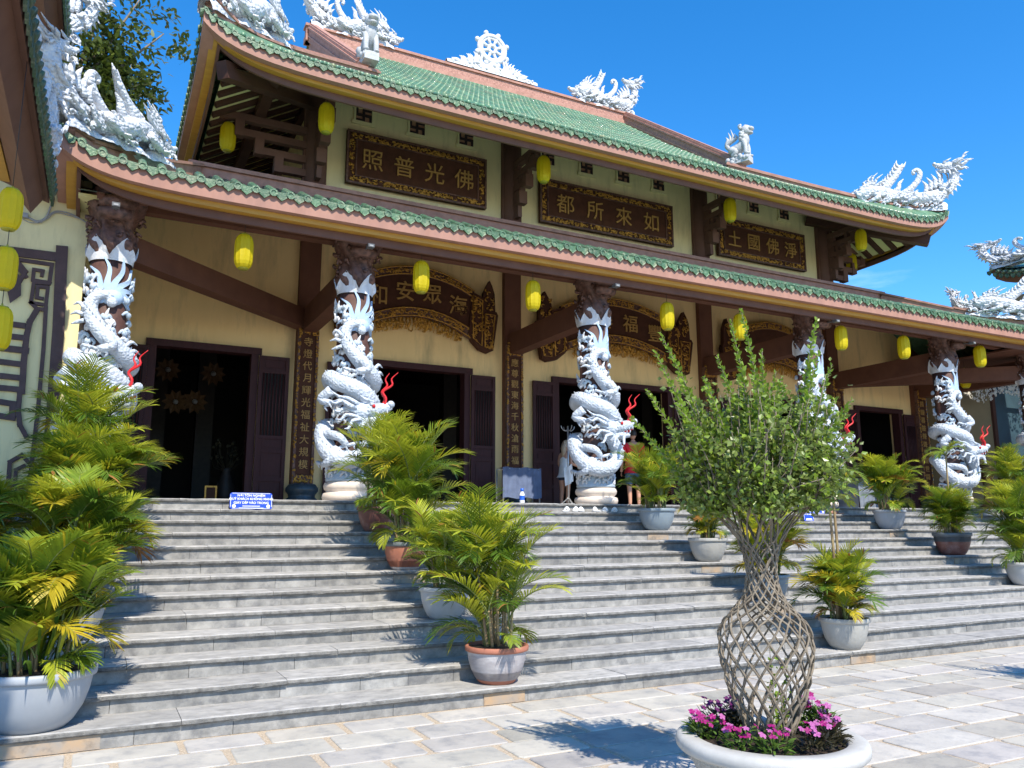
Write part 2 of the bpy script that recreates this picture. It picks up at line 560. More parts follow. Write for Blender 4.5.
g = MB()
g.add([(-400, -400, -.002), (500, -400, -.002), (500, 600, -.002), (-400, 600, -.002)], [(0, 1, 2, 3)])
tag(g.build('ground', 'gravel'), kind='structure')

rnd = random.Random(3)
p = MB()
y = 6.80
row = 0
while y > -5:
    dep = rnd.uniform(.37, .42)
    x = -9 - rnd.random() * .7 + (.34 if row % 2 else 0)
    while x < 34:
        wd = rnd.uniform(.62, .76) if row % 3 else rnd.uniform(.5, .85)
        tn = rnd.choice((1.0, .97, 1.03, .93, .88, .76, 1.04, .98, .92, 1.0))
        tt = (tn, tn * rnd.uniform(.98, 1.0), tn * rnd.uniform(.95, 1.03))
        j = [rnd.uniform(-.006, .006) for _ in range(8)]
        g1 = .015; g2 = .024
        zt = rnd.uniform(-.001, .003)
        x0, x1, y0, y1 = x + g2, x + wd - g2, y - dep + g1, y - g1
        b = .008
        cs = [(x0 + j[0], y0 + j[1]), (x1 + j[2], y0 + j[3]), (x1 + j[4], y1 + j[5]), (x0 + j[6], y1 + j[7])]
        # wear the corners off
        poly = []
        for q in range(4):
            a_, b_, c_ = Vector(cs[q - 1]), Vector(cs[q]), Vector(cs[(q + 1) % 4])
            e1 = (a_ - b_).normalized() * rnd.uniform(.01, .035); e2 = (c_ - b_).normalized() * rnd.uniform(.01, .035)
            poly += [b_ + e1, b_ + e2]
        n = len(poly)
        ctr = Vector((sum(q.x for q in poly), sum(q.y for q in poly))) / n
        v0 = [(q.x, q.y, -.011) for q in poly]
        v1 = [(q.x, q.y, zt) for q in poly]
        v2 = [(*(q + (ctr - q).normalized() * b), zt + .006) for q in poly]
        fs = [tuple(range(2 * n, 3 * n))]
        for q in range(n):
            q2 = (q + 1) % n
            fs += [(q, q2, n + q2, n + q), (n + q, n + q2, 2 * n + q2, 2 * n + q)]
        p.add(v0 + v1 + v2, fs, tone=tt)
        x += wd
    y -= dep
    row += 1
tag(p.build('stone_paving', 'paving_stone'), kind='structure')

stair = empty('stone_staircase', 'broad grey stone staircase of thirteen steps rising to the temple terrace', 'staircase', (0, D0, 0))
SX0, SX1 = -9.0, 34.0
for k in range(1, NS + 1):
    s = MB()
    y0 = D0 + (k - 1) * TD
    zt = k * RI
    x = SX0 - rnd.random()
    back = y0 + TD + .06 if k < NS else y0 + .42
    while x < SX1:                      # tread slabs with rounded nosing
        wd = rnd.uniform(1.05, 1.9)
        tn = rnd.uniform(.86, 1.08)
        dy = rnd.uniform(-.004, .004); dz = rnd.uniform(-.002, .002)
        th = .046
        prof = [(y0 + .035, zt - th), (y0 + .006, zt - th), (y0 - .006, zt - th * .72), (y0 - .006, zt - th * .35), (y0 + .003, zt - .008), (y0 + .014, zt), (back, zt)]
        n = len(prof)
        ncol = max(2, int(wd / .09)) if -2 < x < 22 else 2
        vs_ = []
        for c_ in range(ncol):
            xx = x + .002 + (wd - .004) * c_ / (ncol - 1)
            jt = rnd.uniform(-.002, .002)
            ch = rnd.uniform(.004, .014) if rnd.random() < .07 else 0
            for i_, (a, b) in enumerate(prof):
                e_ = 1 if 1 <= i_ <= 5 else 0
                vs_.append((xx, a + dy + e_ * (jt + rnd.uniform(-.001, .001)) + (ch if 2 <= i_ <= 4 else 0), b + dz + (rnd.uniform(-.0012, .0012) if e_ else 0) - (ch * .5 if i_ in (4, 5) else 0)))
        fs = [(c_ * n + i, c_ * n + i + 1, (c_ + 1) * n + i + 1, (c_ + 1) * n + i) for c_ in range(ncol - 1) for i in range(n - 1)]
        nose = [f_ for f_ in fs if 0 <= f_[0] % n <= 3]; fs = [f_ for f_ in fs if f_[0] % n > 3]
        s.add(vs_, nose, mi=3, tone=(tn, tn, tn))
        fs += [tuple(range(n - 1, -1, -1)), tuple(range((ncol - 1) * n, ncol * n))]
        s.add(vs_, fs, mi=0, tone=(tn, tn, tn * 1.01))
        x += wd
    x = SX0 - rnd.random()
    while x < SX1:                      # riser slabs
        wd = rnd.choice((.45, .7, .9, 1.3))
        tn = rnd.uniform(.82, 1.1)
        dy = rnd.uniform(0, .005)
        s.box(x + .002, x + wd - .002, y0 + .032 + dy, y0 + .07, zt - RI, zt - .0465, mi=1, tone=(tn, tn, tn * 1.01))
        x += wd
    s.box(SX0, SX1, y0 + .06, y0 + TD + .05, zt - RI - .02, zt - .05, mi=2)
    s.build('step', ['step_stone', 'riser_stone', 'joint_dark', 'nosing_stone'], stair, loc=(0, -D0, 0))
    # rust stain patches where pots have dripped on the riser
for (X, ks) in ((3.45, (1, 4, 7, 10)), (8.15, (1, 4, 7, 10)), (13.9, (4, 7, 10)), (-.25, (1,))):
    for k in ks:
        y0 = D0 + (k - 1) * TD
        wd = .23 if X > 0 else .5
        rs = MB()
        rs.box(X - wd, X + wd * .8, y0 + .026, y0 + .04, (k - 1) * RI + .004, k * RI - .048)
        rs.build('stained_riser', 'rust_stone', stair, loc=(0, -D0, 0))

terr = MB()
terr.box(-9, 34, PY + .4, 30, .5, PZ - .004)
tag(terr.build('terrace_floor', 'step_stone'), kind='structure')

# ================================================================== temple
CX = [-.1, 3.5, 8.15, 13.85, 18.5, 22.1]
YC = 12.52                                # column line
YW = 16.0                                 # wall plane
temple = empty('temple_hall', 'two-storey cream temple hall with brown timber posts and green tiled double roof', 'temple', (11, 20, PZ))
TO = (-11, -20, -PZ)


def part(mb, name, mats, parent=None):
    if parent is None:
        return mb.build(name, mats, temple, loc=TO)
    return mb.build(name, mats, parent)


# ---- lower wall with door openings
doors = []                                # x0,x1 of the opening
for a, b, hw in ((0, 1, .9), (1, 2, 1.22), (2, 3, 1.64), (3, 4, 1.22), (4, 5, .9)):
    c = (CX[a] + CX[b]) / 2
    if a == 0: c = 1.60
    if a == 4: c = 20.4
    doors.append((c - hw, c + hw))
DZ = 4.93
wl = MB()
xs = [-.35]
for a, b in doors: xs += [a, b]
xs.append(22.35)
for i in range(0, len(xs), 2):
    wl.box(xs[i], xs[i + 1], YW, YW + .3, PZ, DZ)
wl.box(-.35, 22.35, YW, YW + .3, DZ, 8.2)
wl.box(-.35, -.05, YW + .3, 30, PZ, 8.2)
wl.box(22.05, 22.35, YW + .3, 30, PZ, 8.2)
part(wl, 'lower_wall', 'cream_paint')
uw = MB()
uw.box(3.5, 18.5, YW, YW + .25, 8.2, 11.2)
uw.box(3.4, 3.65, YW + .25, 30, 8.2, 11.2)
uw.box(18.35, 18.6, YW + .25, 30, 8.2, 11.2)
part(uw, 'upper_wall', 'pale_paint')
# ---- dark interior
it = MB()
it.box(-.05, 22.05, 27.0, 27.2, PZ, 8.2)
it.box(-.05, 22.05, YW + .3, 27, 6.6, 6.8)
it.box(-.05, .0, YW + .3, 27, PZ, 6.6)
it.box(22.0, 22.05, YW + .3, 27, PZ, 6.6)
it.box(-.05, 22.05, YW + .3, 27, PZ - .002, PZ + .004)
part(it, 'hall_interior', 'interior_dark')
for X in (1.2, 2.4, 4.8, 6.9, 9.6, 12.4, 15, 17.2, 20, 21.2):
    ip = MB()
    ip.box(X - .22, X + .22, 23, 23.4, PZ, 6.4)
    part(ip, 'interior_post', 'interior_panel')

# ---- door frames and folding leaves
for i, (a, b) in enumerate(doors):
    f = MB()
    f.box(a - .09, a + .05, YW - .05, YW + .2, PZ, DZ - .04)
    f.box(b - .05, b + .09, YW - .05, YW + .2, PZ, DZ - .04)
    f.box(a - .14, b + .14, YW - .07, YW + .2, DZ - .04, DZ + .09)
    f.box(a - .05, b + .05, YW - .04, YW + .14, PZ + .004, PZ + .10)
    fr = part(f, 'door_frame', 'door_wood')
    for sgn, x in ((-1, a - .095), (1, b + .095)):
        lw = .58
        x0, x1 = (x - lw, x) if sgn < 0 else (x, x + lw)
        q = MB()
        y0, y1 = YW - .115, YW - .07
        z0, z1 = PZ + .06, DZ - .06
        st = .07
        q.box(x0, x0 + st, y0, y1, z0, z1); q.box(x1 - st, x1, y0, y1, z0, z1)
        for zz in (z0, z0 + .40, z0 + .95, z0 + 1.22, z1 - .34, z1 - .07):
            q.box(x0 + st, x1 - st, y0 + .002, y1, zz, zz + .07)
        # sunk panels with raised fields
        for za, zb in ((z0 + .07, z0 + .40), (z0 + .47, z0 + .95), (z0 + 1.02, z0 + 1.22), (z1 - .27, z1 - .07)):
            q.box(x0 + st, x1 - st, y0 + .026, y1 - .004, za, zb)
            q.box(x0 + st + .05, x1 - st - .05, y0 + .014, y0 + .026, za + .05, zb - .05)
        za, zb = z0 + 1.29, z1 - .34
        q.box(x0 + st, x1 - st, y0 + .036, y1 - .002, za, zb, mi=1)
        nb = 7
        for j in range(nb):
            xx = x0 + st + (j + .5) * (lw - 2 * st) / nb
            q.tube([(xx, y0 + .018, za), (xx, y0 + .018, za + (zb - za) * .5), (xx, y0 + .018, zb)], [.014, .02, .014], n=6)
        part(q, 'door_leaf', ['door_wood', 'interior_dark'], None)

# ---- rear posts against the wall
for i, X in enumerate(CX):
    q = MB()
    hw = .21
    top = 8.1
    if i == 0: continue
    q.box(X - hw, X + hw, YW - .14, YW - .002, PZ + .42, top)
    po = part(q, 'wall_post', 'brown_wood')
    b = MB()
    b.lathe([(.27, 0), (.30, .05), (.30, .12), (.25, .17), (.26, .22), (.31, .28), (.31, .34), (.25, .42), (.2, .425)], 24, (X, YW - .22, PZ))
    bo = b.build('post_base', 'lotus_base', po)
# upper posts
for i, X in enumerate((3.5, 8.15, 13.85, 18.5)):
    q = MB()
    q.lathe([(.23, 0), (.23, 3.0)], 20, (X, YW - .06, 8.05))
    q.box(X - .25, X + .25, YW - .1, YW - .003, 8.1, 11.2)
    po = part(q, 'upper_post', 'fascia_brown')
    # stepped bracket arms reaching forward under the eave
    br = MB()
    for t_, (yo, z) in enumerate(((.42, 8.95), (.72, 9.25), (1.05, 9.55), (1.45, 9.85))):
        br.box(X - .07, X + .07, YW - .2 - yo, YW - .1, z, z + .14)
        br.box(X - .10, X + .10, YW - .25 - yo, YW - .08 - yo, z - .08, z + .22)
        br.box(X - .06, X + .06, YW - .24 - yo + .3, YW - .14 - yo + .3, z - .12, z + .3)
    br.box(X - .05, X + .05, YW - .5, YW - .28, 8.6, 10.0)
    br.build('bracket', 'fascia_brown', po)
    if i in (0, 3):
        sg = -1 if i == 0 else 1
        br = MB()
        for t_, (xo, z) in enumerate(((.55, 8.72), (.95, 9.02), (1.35, 9.34), (1.75, 9.66))):
            xa, xb = sorted((X + sg * .1, X + sg * (.2 + xo)))
            br.box(xa, xb, YW - .17, YW - .03, z, z + .15)
            xe = X + sg * (.2 + xo)
            br.box(xe - .09, xe + .09, YW - .19, YW - .01, z - .02, z + .32)
        br.beam((X, YW - .1, 10.35), (X + sg * 2.25, YW - 2.2, 10.05), .2, .3)
        br.build('corner_bracket', 'fascia_brown', po)
        # back part of side gallery seen under the soffit
# ---- ledge that tops the lower roof
q = MB()
q.box(1.1, 20.35, 15.5, 15.74, 8.12, 8.36)
q.box(1.02, 20.43, 15.44, 15.80, 8.36, 8.44)
q.box(1.1, 1.34, 15.74, 27, 8.1, 8.36); q.box(20.1, 20.35, 15.74, 27, 8.1, 8.36)
part(q, 'roof_ledge', 'ridge_pink')
q = MB()
q.box(1.34, 20.1, 15.8, 27, 8.0, 8.14)
part(q, 'gallery_floor', 'fascia_brown')

# ---- lattice vents (wan-character openwork)
for X in (4.53, 5.77, 6.98, 9.17, 10.29, 11.41, 12.53, 14.7, 15.87, 17.03):
    v = MB()
    z = 10.45; h = .15; hx = .18
    v.box(X - hx - .08, X + hx + .08, YW - .05, YW - .004, z - h - .08, z - h - .0)       # sill
    v.box(X + hx, X + hx + .08, YW - .05, YW - .004, z - h, z + h)
    v.box(X - hx - .04, X - hx, YW - .05, YW - .004, z - h, z + h)
    v.box(X - hx - .04, X + hx + .08, YW - .05, YW - .004, z + h, z + h + .05)
    fo = part(v, 'lattice_vent', 'pale_paint')
    v = MB()
    v.box(X - hx, X + hx, YW - .010, YW - .005, z - h, z + h, mi=1)
    t_ = .026
    y0, y1 = YW - .045, YW - .012
    v.box(X - hx, X + hx, y0, y1, z - t_, z + t_); v.box(X - t_, X + t_, y0 + .001, y1, z - h, z + h)
    v.box(X - hx, X - hx + 2 * t_, y0 + .002, y1, z + .02, z + h)
    v.box(X + hx - 2 * t_, X + hx, y0 + .002, y1, z - h, z - .02)
    v.box(X, X + hx, y0 + .003, y1, z + h - 2 * t_, z + h)
    v.box(X - hx, X, y0 + .003, y1, z - h, z - h + 2 * t_)
    v.build('lattice', ['vent_dark', 'vent_back'], fo)


# ================================================================== roofs
def rise_u(d): return .42 * math.exp(-d / .45) + .13 * math.exp(-d / 1.5)


def rise_l(d): return .38 * math.exp(-d / .42) + .04 * math.exp(-d / 1.5)


def frange(a, b, step):
    n = max(1, int(round((b - a) / step)))
    return [a + (b - a) * i / n for i in range(n + 1)]


def edge_samples(x0, x1):
    """dense near the corners"""
    L_ = x1 - x0
    s = [0, .04, .09, .15, .22, .3, .4, .55, .7, .9, 1.2, 1.6, 2.1, 3]
    n = max(2, int((L_ - 6) / 1.5))
    mid = [3 + (L_ - 6) * i / n for i in range(1, n)]
    return [x0 + a for a in s] + [x0 + m_ for m_ in mid] + [x1 - a for a in reversed(s)]


def eave(name, x0, x1, yf, yb, zt, rise, layers, tsp, drop_w, sides=True):
    """decorated eave on the front and both sides. layers: (material, inset, ztop, zbottom) relative to zt"""
    # point at distance `ins` inside the tile edge, parameter along front / sides
    def line_front(ins):
        out = []
        for X in edge_samples(x0, x1):
            d = min(X - x0, x1 - X)
            # round the corner very slightly in plan
            Xi = x0 + ins + d if X < (x0 + x1) / 2 else x1 - ins - d
            out.append((Xi, yf + ins, zt + rise(d)))
        return out
    def line_side(ins, left):
        out = []
        for q in edge_samples(yf, yb):
            d = min(q - yf, 40)
            Xs = x0 + ins if left else x1 - ins
            out.append((Xs, q + ins, zt + rise(d)))
        return out
    for mname, mats, ins, za, zb, thick in layers:
        m_ = MB()
        for ln, inn in ((line_front(ins), (0, 1)), (line_side(ins, True), (1, 0)), (line_side(ins, False), (-1, 0))):
            n = len(ln)
            vs_ = []
            for (X, Y, Z) in ln:
                vs_ += [(X, Y, Z + za), (X, Y, Z + zb), (X + inn[0] * thick, Y + inn[1] * thick, Z + zb), (X + inn[0] * thick, Y + inn[1] * thick, Z + za)]
            fs = []
            for i in range(n - 1):
                a, b = i * 4, (i + 1) * 4
                for j in range(4):
                    j2 = (j + 1) % 4
                    fs.append((a + j, a + j2, b + j2, b + j))
            m_.add(vs_, fs)
        part(m_, mname, mats)
    # drip tiles and round tile ends
    t_ = MB()
    r_ = random.Random(5)
    rd = .062 * drop_w / .19
    def one(P, out, tang, bk=.5):
        P = Vector(P); o = Vector(out); a = Vector(tang)
        tn = r_.uniform(.8, 1.15)
        up_ = Vector((0, 0, 1))
        # round end
        n = 10
        c = P + o * .02 + up_ * (-.045) 
        v1 = [c + (a * math.cos(2 * pi * j / n) + up_ * math.sin(2 * pi * j / n)) * rd + o * .02 for j in range(n)]
        v1b = [c + (a * math.cos(2 * pi * j / n) + up_ * math.sin(2 * pi * j / n)) * rd * .62 + o * .02 for j in range(n)]
        v1c = [q - o * .012 for q in v1b]
        v2 = [q - o * bk + up_ * (bk * .5) for q in v1]
        vs_ = [tuple(q) for q in v1 + v1b + v1c + v2]
        fs = [tuple(2 * n + j for j in range(n))]
        for j in range(n):
            j2 = (j + 1) % n
            fs += [(j, j2, n + j2, n + j), (n + j, n + j2, 2 * n + j2, 2 * n + j), (3 * n + j, 3 * n + j2, j2, j)]
        t_.add(vs_, fs, tone=(tn, tn, tn * .95))
        # hanging shield-shaped drip tile half a pitch further on
        tn = r_.uniform(.75, 1.2)
        c = P + a * (tsp / 2) + o * .004
        w2 = drop_w / 2
        prof = [(-w2, .0), (-w2 * 1.02, -.055), (-w2 * .8, -.10), (-w2 * .35, -.135), (0, -.165), (w2 * .35, -.135), (w2 * .8, -.10), (w2 * 1.02, -.055), (w2, .0)]
        k_ = drop_w / .19
        f1 = [tuple(c + a * u + up_ * (v * k_ * .95) + o * .016) for u, v in prof]
        f1b = [tuple(c + a * (u * .72) + up_ * ((v * .72 - .015) * k_) + o * .006) for u, v in prof]
        f2 = [tuple(c + a * u + up_ * (v * k_ * .95) - o * .012) for u, v in prof]
        f3 = [tuple(c + a * u + up_ * (.20 - .03 * (1 - (u / w2) ** 2)) - o * .42) for u, v in prof]
        n = len(prof)
        fs = [tuple(range(2 * n - 1, n - 1, -1))]
        for j in range(n - 1):
            fs += [(j, j + 1, n + j + 1, n + j), (j + 1, j, 2 * n + j, 2 * n + j + 1)]
        fs += [(0, 2 * n, 3 * n, 8), (n - 1, 0, n, 2 * n - 1)]
        # channel tile behind it
        t_.add(f1 + f1b + f2 + f3, fs[:-2], mi=1, tone=(tn, tn, tn * .92))
    nfr = int((x1 - x0) / tsp)
    sp = (x1 - x0) / nfr
    for i in range(nfr):
        X = x0 + (i + .25) * sp
        d = min(X - x0, x1 - X)
        d2 = min(X + .05 - x0, x1 - X - .05)
        slope = (rise(max(0, d2)) - rise(d)) / .05 * (1 if X < (x0 + x1) / 2 else 1)
        tg = Vector((1, 0, max(-.9, min(.9, slope)))).normalized()
        one((X, yf, zt + rise(d)), (0, -1, 0), tg, min(.5, .08 + d * .5))
    ns = int((yb - yf) / tsp)
    for i in range(ns):
        Y = yf + (i + .3) * sp
        d = Y - yf
        sl = (rise(d + .05) - rise(d)) / .05
        tg = Vector((0, 1, max(-.9, sl))).normalized()
        one((x0, Y, zt + rise(d)), (-1, 0, 0), tg, min(.5, .08 + d * .5))
        one((x1, Y, zt + rise(d)), (1, 0, 0), tg, min(.5, .08 + d * .5))
    # a starter shield at the left corner
    part(t_, name + '_tiles', ['tile_disc', 'tile_disc'])


# ---- lower eave
LX0, LX1, LYF = -.88, 22.95, 11.5
LZ = 6.45
eave('lower_eave', LX0, LX1, LYF, 24, LZ, rise_l,
     (('lower_fascia', 'fascia_pink', .02, -.06, -.285, .2), ('lower_gold_band', 'fascia_gold', .14, -.22, -.365, .16),
      ('lower_eave_beam', 'fascia_brown', .27, -.32, -.49, .05)), .25, .185)
# raised mouldings on the gold band
# ---- lower roof surface + soffit
lr = MB()
def zl(t): return LZ - .02 + 1.72 * (t ** 1.15)
NX = 60
def front_l(u, v):
    # u along eave, v up
    X0 = LX0 + (1.2 - LX0) * v; X1 = LX1 + (20.3 - LX1) * v
    X = X0 + (X1 - X0) * u
    d = min(X - X0, X1 - X)
    return (X, LYF + .02 + (15.5 - LYF) * v, zl(v) + rise_l(max(d, 0)) * (1 - v) ** 2)
lr.grid(front_l, 90, 8)
def left_l(u, v):
    X = LX0 + .02 + (1.2 - LX0) * v
    Y0 = LYF + (15.5 - LYF) * v
    Y = Y0 + (27 - Y0) * (1 - u) ** 2 if True else 0
    return (X, Y, zl(v) + rise_l(max(Y - Y0, 0)) * (1 - v) ** 2)
lr.grid(left_l, 40, 8)
def right_l(u, v):
    X = LX1 - .02 - (LX1 - 20.3) * v
    Y0 = LYF + (15.5 - LYF) * v
    Y = Y0 + (27 - Y0) * u ** 2
    return (X, Y, zl(v) + rise_l(max(Y - Y0, 0)) * (1 - v) ** 2)
lr.grid(right_l, 40, 8)
# tile ribs
for i in range(95):
    X = LX0 + (i + .25) * (LX1 - LX0) / 95
    fx = (X - LX0) / (1.2 - LX0) if X < 1.2 else ((LX1 - X) / (LX1 - 20.3) if X > 20.3 else 1)
    fx = max(.02, min(1, fx))
    d = min(X - LX0, LX1 - X)
    pts = []
    for j in range(7):
        v = fx * j / 6
        pts.append((X, LYF + .02 + (15.5 - LYF) * v, zl(v) + rise_l(d) * (1 - v) ** 2 + .01))
    lr.tube(pts, .055, n=6, tone=random.uniform(.85, 1.1))
part(lr, 'lower_roof', 'roof_tile')
sf = MB()
def soff_l(u, v):
    X = LX0 + .3 + (LX1 - LX0 - .6) * u
    return (X, LYF + .4 + (YW - LYF - .42) * v, 6.13 + 1.72 * v)
sf.grid(soff_l, 30, 2)
for xa, xb in ((LX0 + .3, -.3), (22.3, LX1 - .3)):
    sf.box(xa, xb, LYF + .6, 26, 6.12, 6.16)
part(sf, 'porch_ceiling', 'soffit_cream')
rf = MB()
X = -.3
while X < 22.6:
    rf.beam((X, LYF + .45, 6.11), (X, YW - .02, 7.80), .09, .10)
    X += .27
for Y, z in ((12.6, 6.3), (14.2, 6.95)):
    rf.box(-.6, 22.7, Y - .09, Y + .09, z - .12, z + .10)
rf.box(20.9, 22.66, 12.0, 15.9, 6.10, 6.14)
part(rf, 'porch_rafters', 'brown_wood')
# porch beams from columns to wall posts
for i, X in enumerate(CX):
    if i == 0: continue
    pb = MB()
    pb.box(X - .14, X + .14, YC + .1, YW - .1, 5.40, 5.86)
    part(pb, 'porch_beam', 'brown_wood')
for a, b in ((0, 1), (5, 4)):
    pb = MB()
    pb.beam((CX[a], YC, 5.62), (CX[b], YW - .05, 5.66), .28, .38)
    part(pb, 'corner_beam', 'brown_wood')
# lower hip ridges
for sg, xa, xb in ((1, LX0, 1.2), (-1, LX1, 20.3)):
    q = MB()
    a = Vector((xa + sg * .10, LYF + .12, LZ + .30)); b = Vector((xb, 15.5, LZ + 1.78))
    pts = [a, a + (b - a) * .12 + Vector((0, 0, -.12)), a + (b - a) * .3 + Vector((0, 0, -.16)), a + (b - a) * .6 + Vector((0, 0, -.1)), b]
    for i in range(len(pts) - 1):
        q.beam(pts[i], pts[i + 1], .16, .20)
        q.beam(pts[i] + Vector((0, 0, .12)), pts[i + 1] + Vector((0, 0, .15)), .24, .05)
    part(q, 'lower_hip_ridge', 'ridge_pink')

# ---- upper eave
UX0, UX1, UYF = .93, 20.55, 13.3
UZ = 9.74
eave('upper_eave', UX0, UX1, UYF, 27, UZ, rise_u,
     (('upper_fascia', 'fascia_pink', .02, -.08, -.265, .2), ('upper_gold_band', 'fascia_gold', .16, -.2, -.34, .18),
      ('upper_eave_beam', 'fascia_brown', .29, -.30, -.475, .05)), .235, .18)
def zu(Y):
    P = ((13.3, 9.74), (17.4, 12.28), (20.5, 14.50), (23.3, 16.68))
    for (a, za), (b, zb) in zip(P, P[1:]):
        if Y <= b + 1e-6:
            return za + (zb - za) * (Y - a) / (b - a)
    return P[-1][1]
KX0, KX1, KY = 5.1, 16.55, 17.4        # knees where hips meet the gable ridges
ur = MB()
def front_u(u, v):
    Y = 13.32 + (KY - 13.3) * v
    X0 = UX0 + (KX0 - UX0) * v; X1 = UX1 + (KX1 - UX1) * v
    X = X0 + (X1 - X0) * u
    d = max(0, min(X - X0, X1 - X))
    return (X, Y, zu(Y) + rise_u(d) * (1 - v) ** 2)
ur.grid(front_u, 90, 6)
ur.grid(lambda u, v: (KX0 - .35 + (KX1 - KX0 + .7) * u, KY + (23.3 - KY) * v, zu(KY + (23.3 - KY) * v)), 4, 6)
ur.grid(lambda u, v: (KX0 - .35 + (KX1 - KX0 + .7) * u, 23.3 + (33 - 23.3) * v, 16.68 - 6.4 * v), 4, 6)
for sg, xe, xk in ((1, UX0, KX0), (-1, UX1, KX1)):
    def side(u, v, sg=sg, xe=xe, xk=xk):
        X = xe + sg * .02 + (xk - xe) * v
        Y0 = UYF + (KY - UYF) * v
        Y = Y0 + (29 - Y0) * u * u
        return (X, Y, zu(UYF + (KY - UYF) * v) + rise_u(max(0, Y - Y0)) * (1 - v) ** 2)
    ur.grid(side, 40, 6)
rr = random.Random(11)
nr = int((UX1 - UX0) / .235) * 3 // 2
sp = (UX1 - UX0) / nr
for i in range(nr):
    X = UX0 + (i + .25) * sp
    d = min(X - UX0, UX1 - X)
    if X < KX0: ye = UYF + (KY - UYF) * (X - UX0) / (KX0 - UX0)
    elif X > KX1: ye = UYF + (KY - UYF) * (UX1 - X) / (UX1 - KX1)
    else: ye = 23.2
    if ye - UYF < .1: continue
    tn = rr.uniform(.85, 1.12)
    seg = max(2, int((ye - UYF) / .33))
    for j in range(seg):                      # each cover tile laps the one below
        ya = UYF + .02 + (ye - UYF - .02) * j / seg
        yb = UYF + .02 + (ye - UYF - .02) * (j + 1) / seg
        va = min(1, (ya - UYF) / (KY - UYF)); vb = min(1, (yb - UYF) / (KY - UYF))
        t3 = tn * rr.uniform(.85, 1.15)
        tt = (t3 * rr.choice((1, 1, 1, 1.25)), t3, t3 * rr.choice((1, 1, .9)))
        ur.tube([(X, ya, zu(ya) + rise_u(d) * (1 - va) ** 2 + .022), (X, yb + .03, zu(yb + .03) + rise_u(d) * (1 - vb) ** 2 + .0)], [.048, .038], n=6, cap=True, tone=tt)
part(ur, 'upper_roof', 'roof_tile')
# gable triangles
for X in (KX0 - .3, KX1 + .3):
    gb = MB()
    gb.add([(X, KY, 11.9), (X, 29, 11.9), (X, 23.3, 16.6)], [(0, 1, 2)])
    part(gb, 'gable_wall', 'fascia_pink')
# ridges
rg = MB()
XR0, XR1 = 4.65, 17.1
rg.box(XR0, XR1, 23.18, 23.42, 16.5, 17.0, mi=1)
rg.box(XR0 - .04, XR1 + .04, 23.12, 23.48, 17.0, 17.07)
rg.box(XR0 - .02, XR1 + .02, 23.2, 23.4, 17.07, 17.14)
rg.box(XR0 - .02, XR1 + .02, 23.12, 23.48, 16.5, 16.72)
part(rg, 'main_ridge', ['ridge_pink', 'ridge_relief'])
for X in (4.85, 16.8):
    q = MB()
    a = Vector((X, KY - .05, zu(KY) + .04)); b = Vector((X, 23.25, 16.78))
    for dz, w_, h in ((0, .26, .42), (.23, .36, .05), (.30, .28, .09), (.37, .2, .06), (-.05, .34, .05)):
        q.beam(a + Vector((0, 0, dz)), b + Vector((0, 0, dz)), w_, h)
    part(q, 'gable_ridge', 'ridge_pink')
for sg, xa, xb in ((1, UX0, KX0), (-1, UX1, KX1)):
    q = MB()
    N = 10
    pts = []
    for i in range(N + 1):
        t_ = i / N
        X = xa + sg * .12 + (xb - xa) * t_
        Y = UYF + .14 + (KY + .0 - UYF) * t_
        pts.append(Vector((X, Y, zu(UYF + (KY - UYF) * t_) + rise_u(t_ * 5.8 / 1.4) * (1 - t_) ** 2 + .07)))
    for i in range(N):
        for dz, w_, h in ((0, .22, .26), (.14, .32, .05), (.19, .22, .06)):
            q.beam(pts[i] + Vector((0, 0, dz)), pts[i + 1] + Vector((0, 0, dz)), w_, h)
    part(q, 'upper_hip_ridge', 'ridge_pink')
# upper soffit: cream boards, rafters, purlins
def zs(d): return 9.53 + .60 * d       # height by distance in from the eave beam
sf = MB()
sf.grid(lambda u, v: (UX0 + .45 + (UX1 - UX0 - .9) * u, UYF + .45 + (YW - UYF - .45) * v, zs((YW - UYF - .45) * v)), 20, 2)
sf.grid(lambda u, v: (UX0 + .45 + 2.4 * u, UYF + .45 + 14 * v, zs(min(2.4 * u, 14 * v)) + .003), 12, 60)
sf.grid(lambda u, v: (UX1 - .45 - 2.4 * u, UYF + .45 + 14 * v, zs(min(2.4 * u, 14 * v)) + .003), 12, 60)
part(sf, 'upper_soffit', 'soffit_cream')
rf = MB()
X = UX0 + 2.6
while X < UX1 - 2.4:
    rf.beam((X, UYF + .5, 9.50), (X, YW - .02, zs(YW - UYF - .5) - .02), .09, .11)
    X += .27
Y = UYF + .6
while Y < 26:
    for sg, xe in ((1, UX0), (-1, UX1)):
        L_ = min(2.35, Y - UYF - .45)
        if L_ > .1:
            rf.beam((xe + sg * .47, Y, 9.50), (xe + sg * (.47 + L_), Y, zs(L_) - .02), .15, .07)
    Y += .42
for d in (1.3,):
    z = zs(d)
    rf.box(UX0 + .45 + d * 0 + .4, UX1 - .85, UYF + .45 + d - .08, UYF + .45 + d + .08, z - .17, z - .02)
for sg, xe in ((1, UX0), (-1, UX1)):
    for d, w_ in ((.95, .2), (2.0, .2)):
        X = xe + sg * (.45 + d)
        rf.box(X - w_ / 2, X + w_ / 2, UYF + .45 + d * .6, 26, zs(d) - .30, zs(d) - .04)
    rf.beam((xe + sg * .4, UYF + .4, 9.42), (xe + sg * 2.7, YW - .1, 10.42), .22, .30)
part(rf, 'upper_rafters', 'dark_wood')
# storey behind the left corner gallery (dark, under the soffit)
# ================================================================== dragon columns
def cyl(th_deg, z, r):
    """angle measured from the front (-y) turning towards +x"""
    a = R(th_deg)
    return Vector((math.sin(a) * r, -math.cos(a) * r, z))


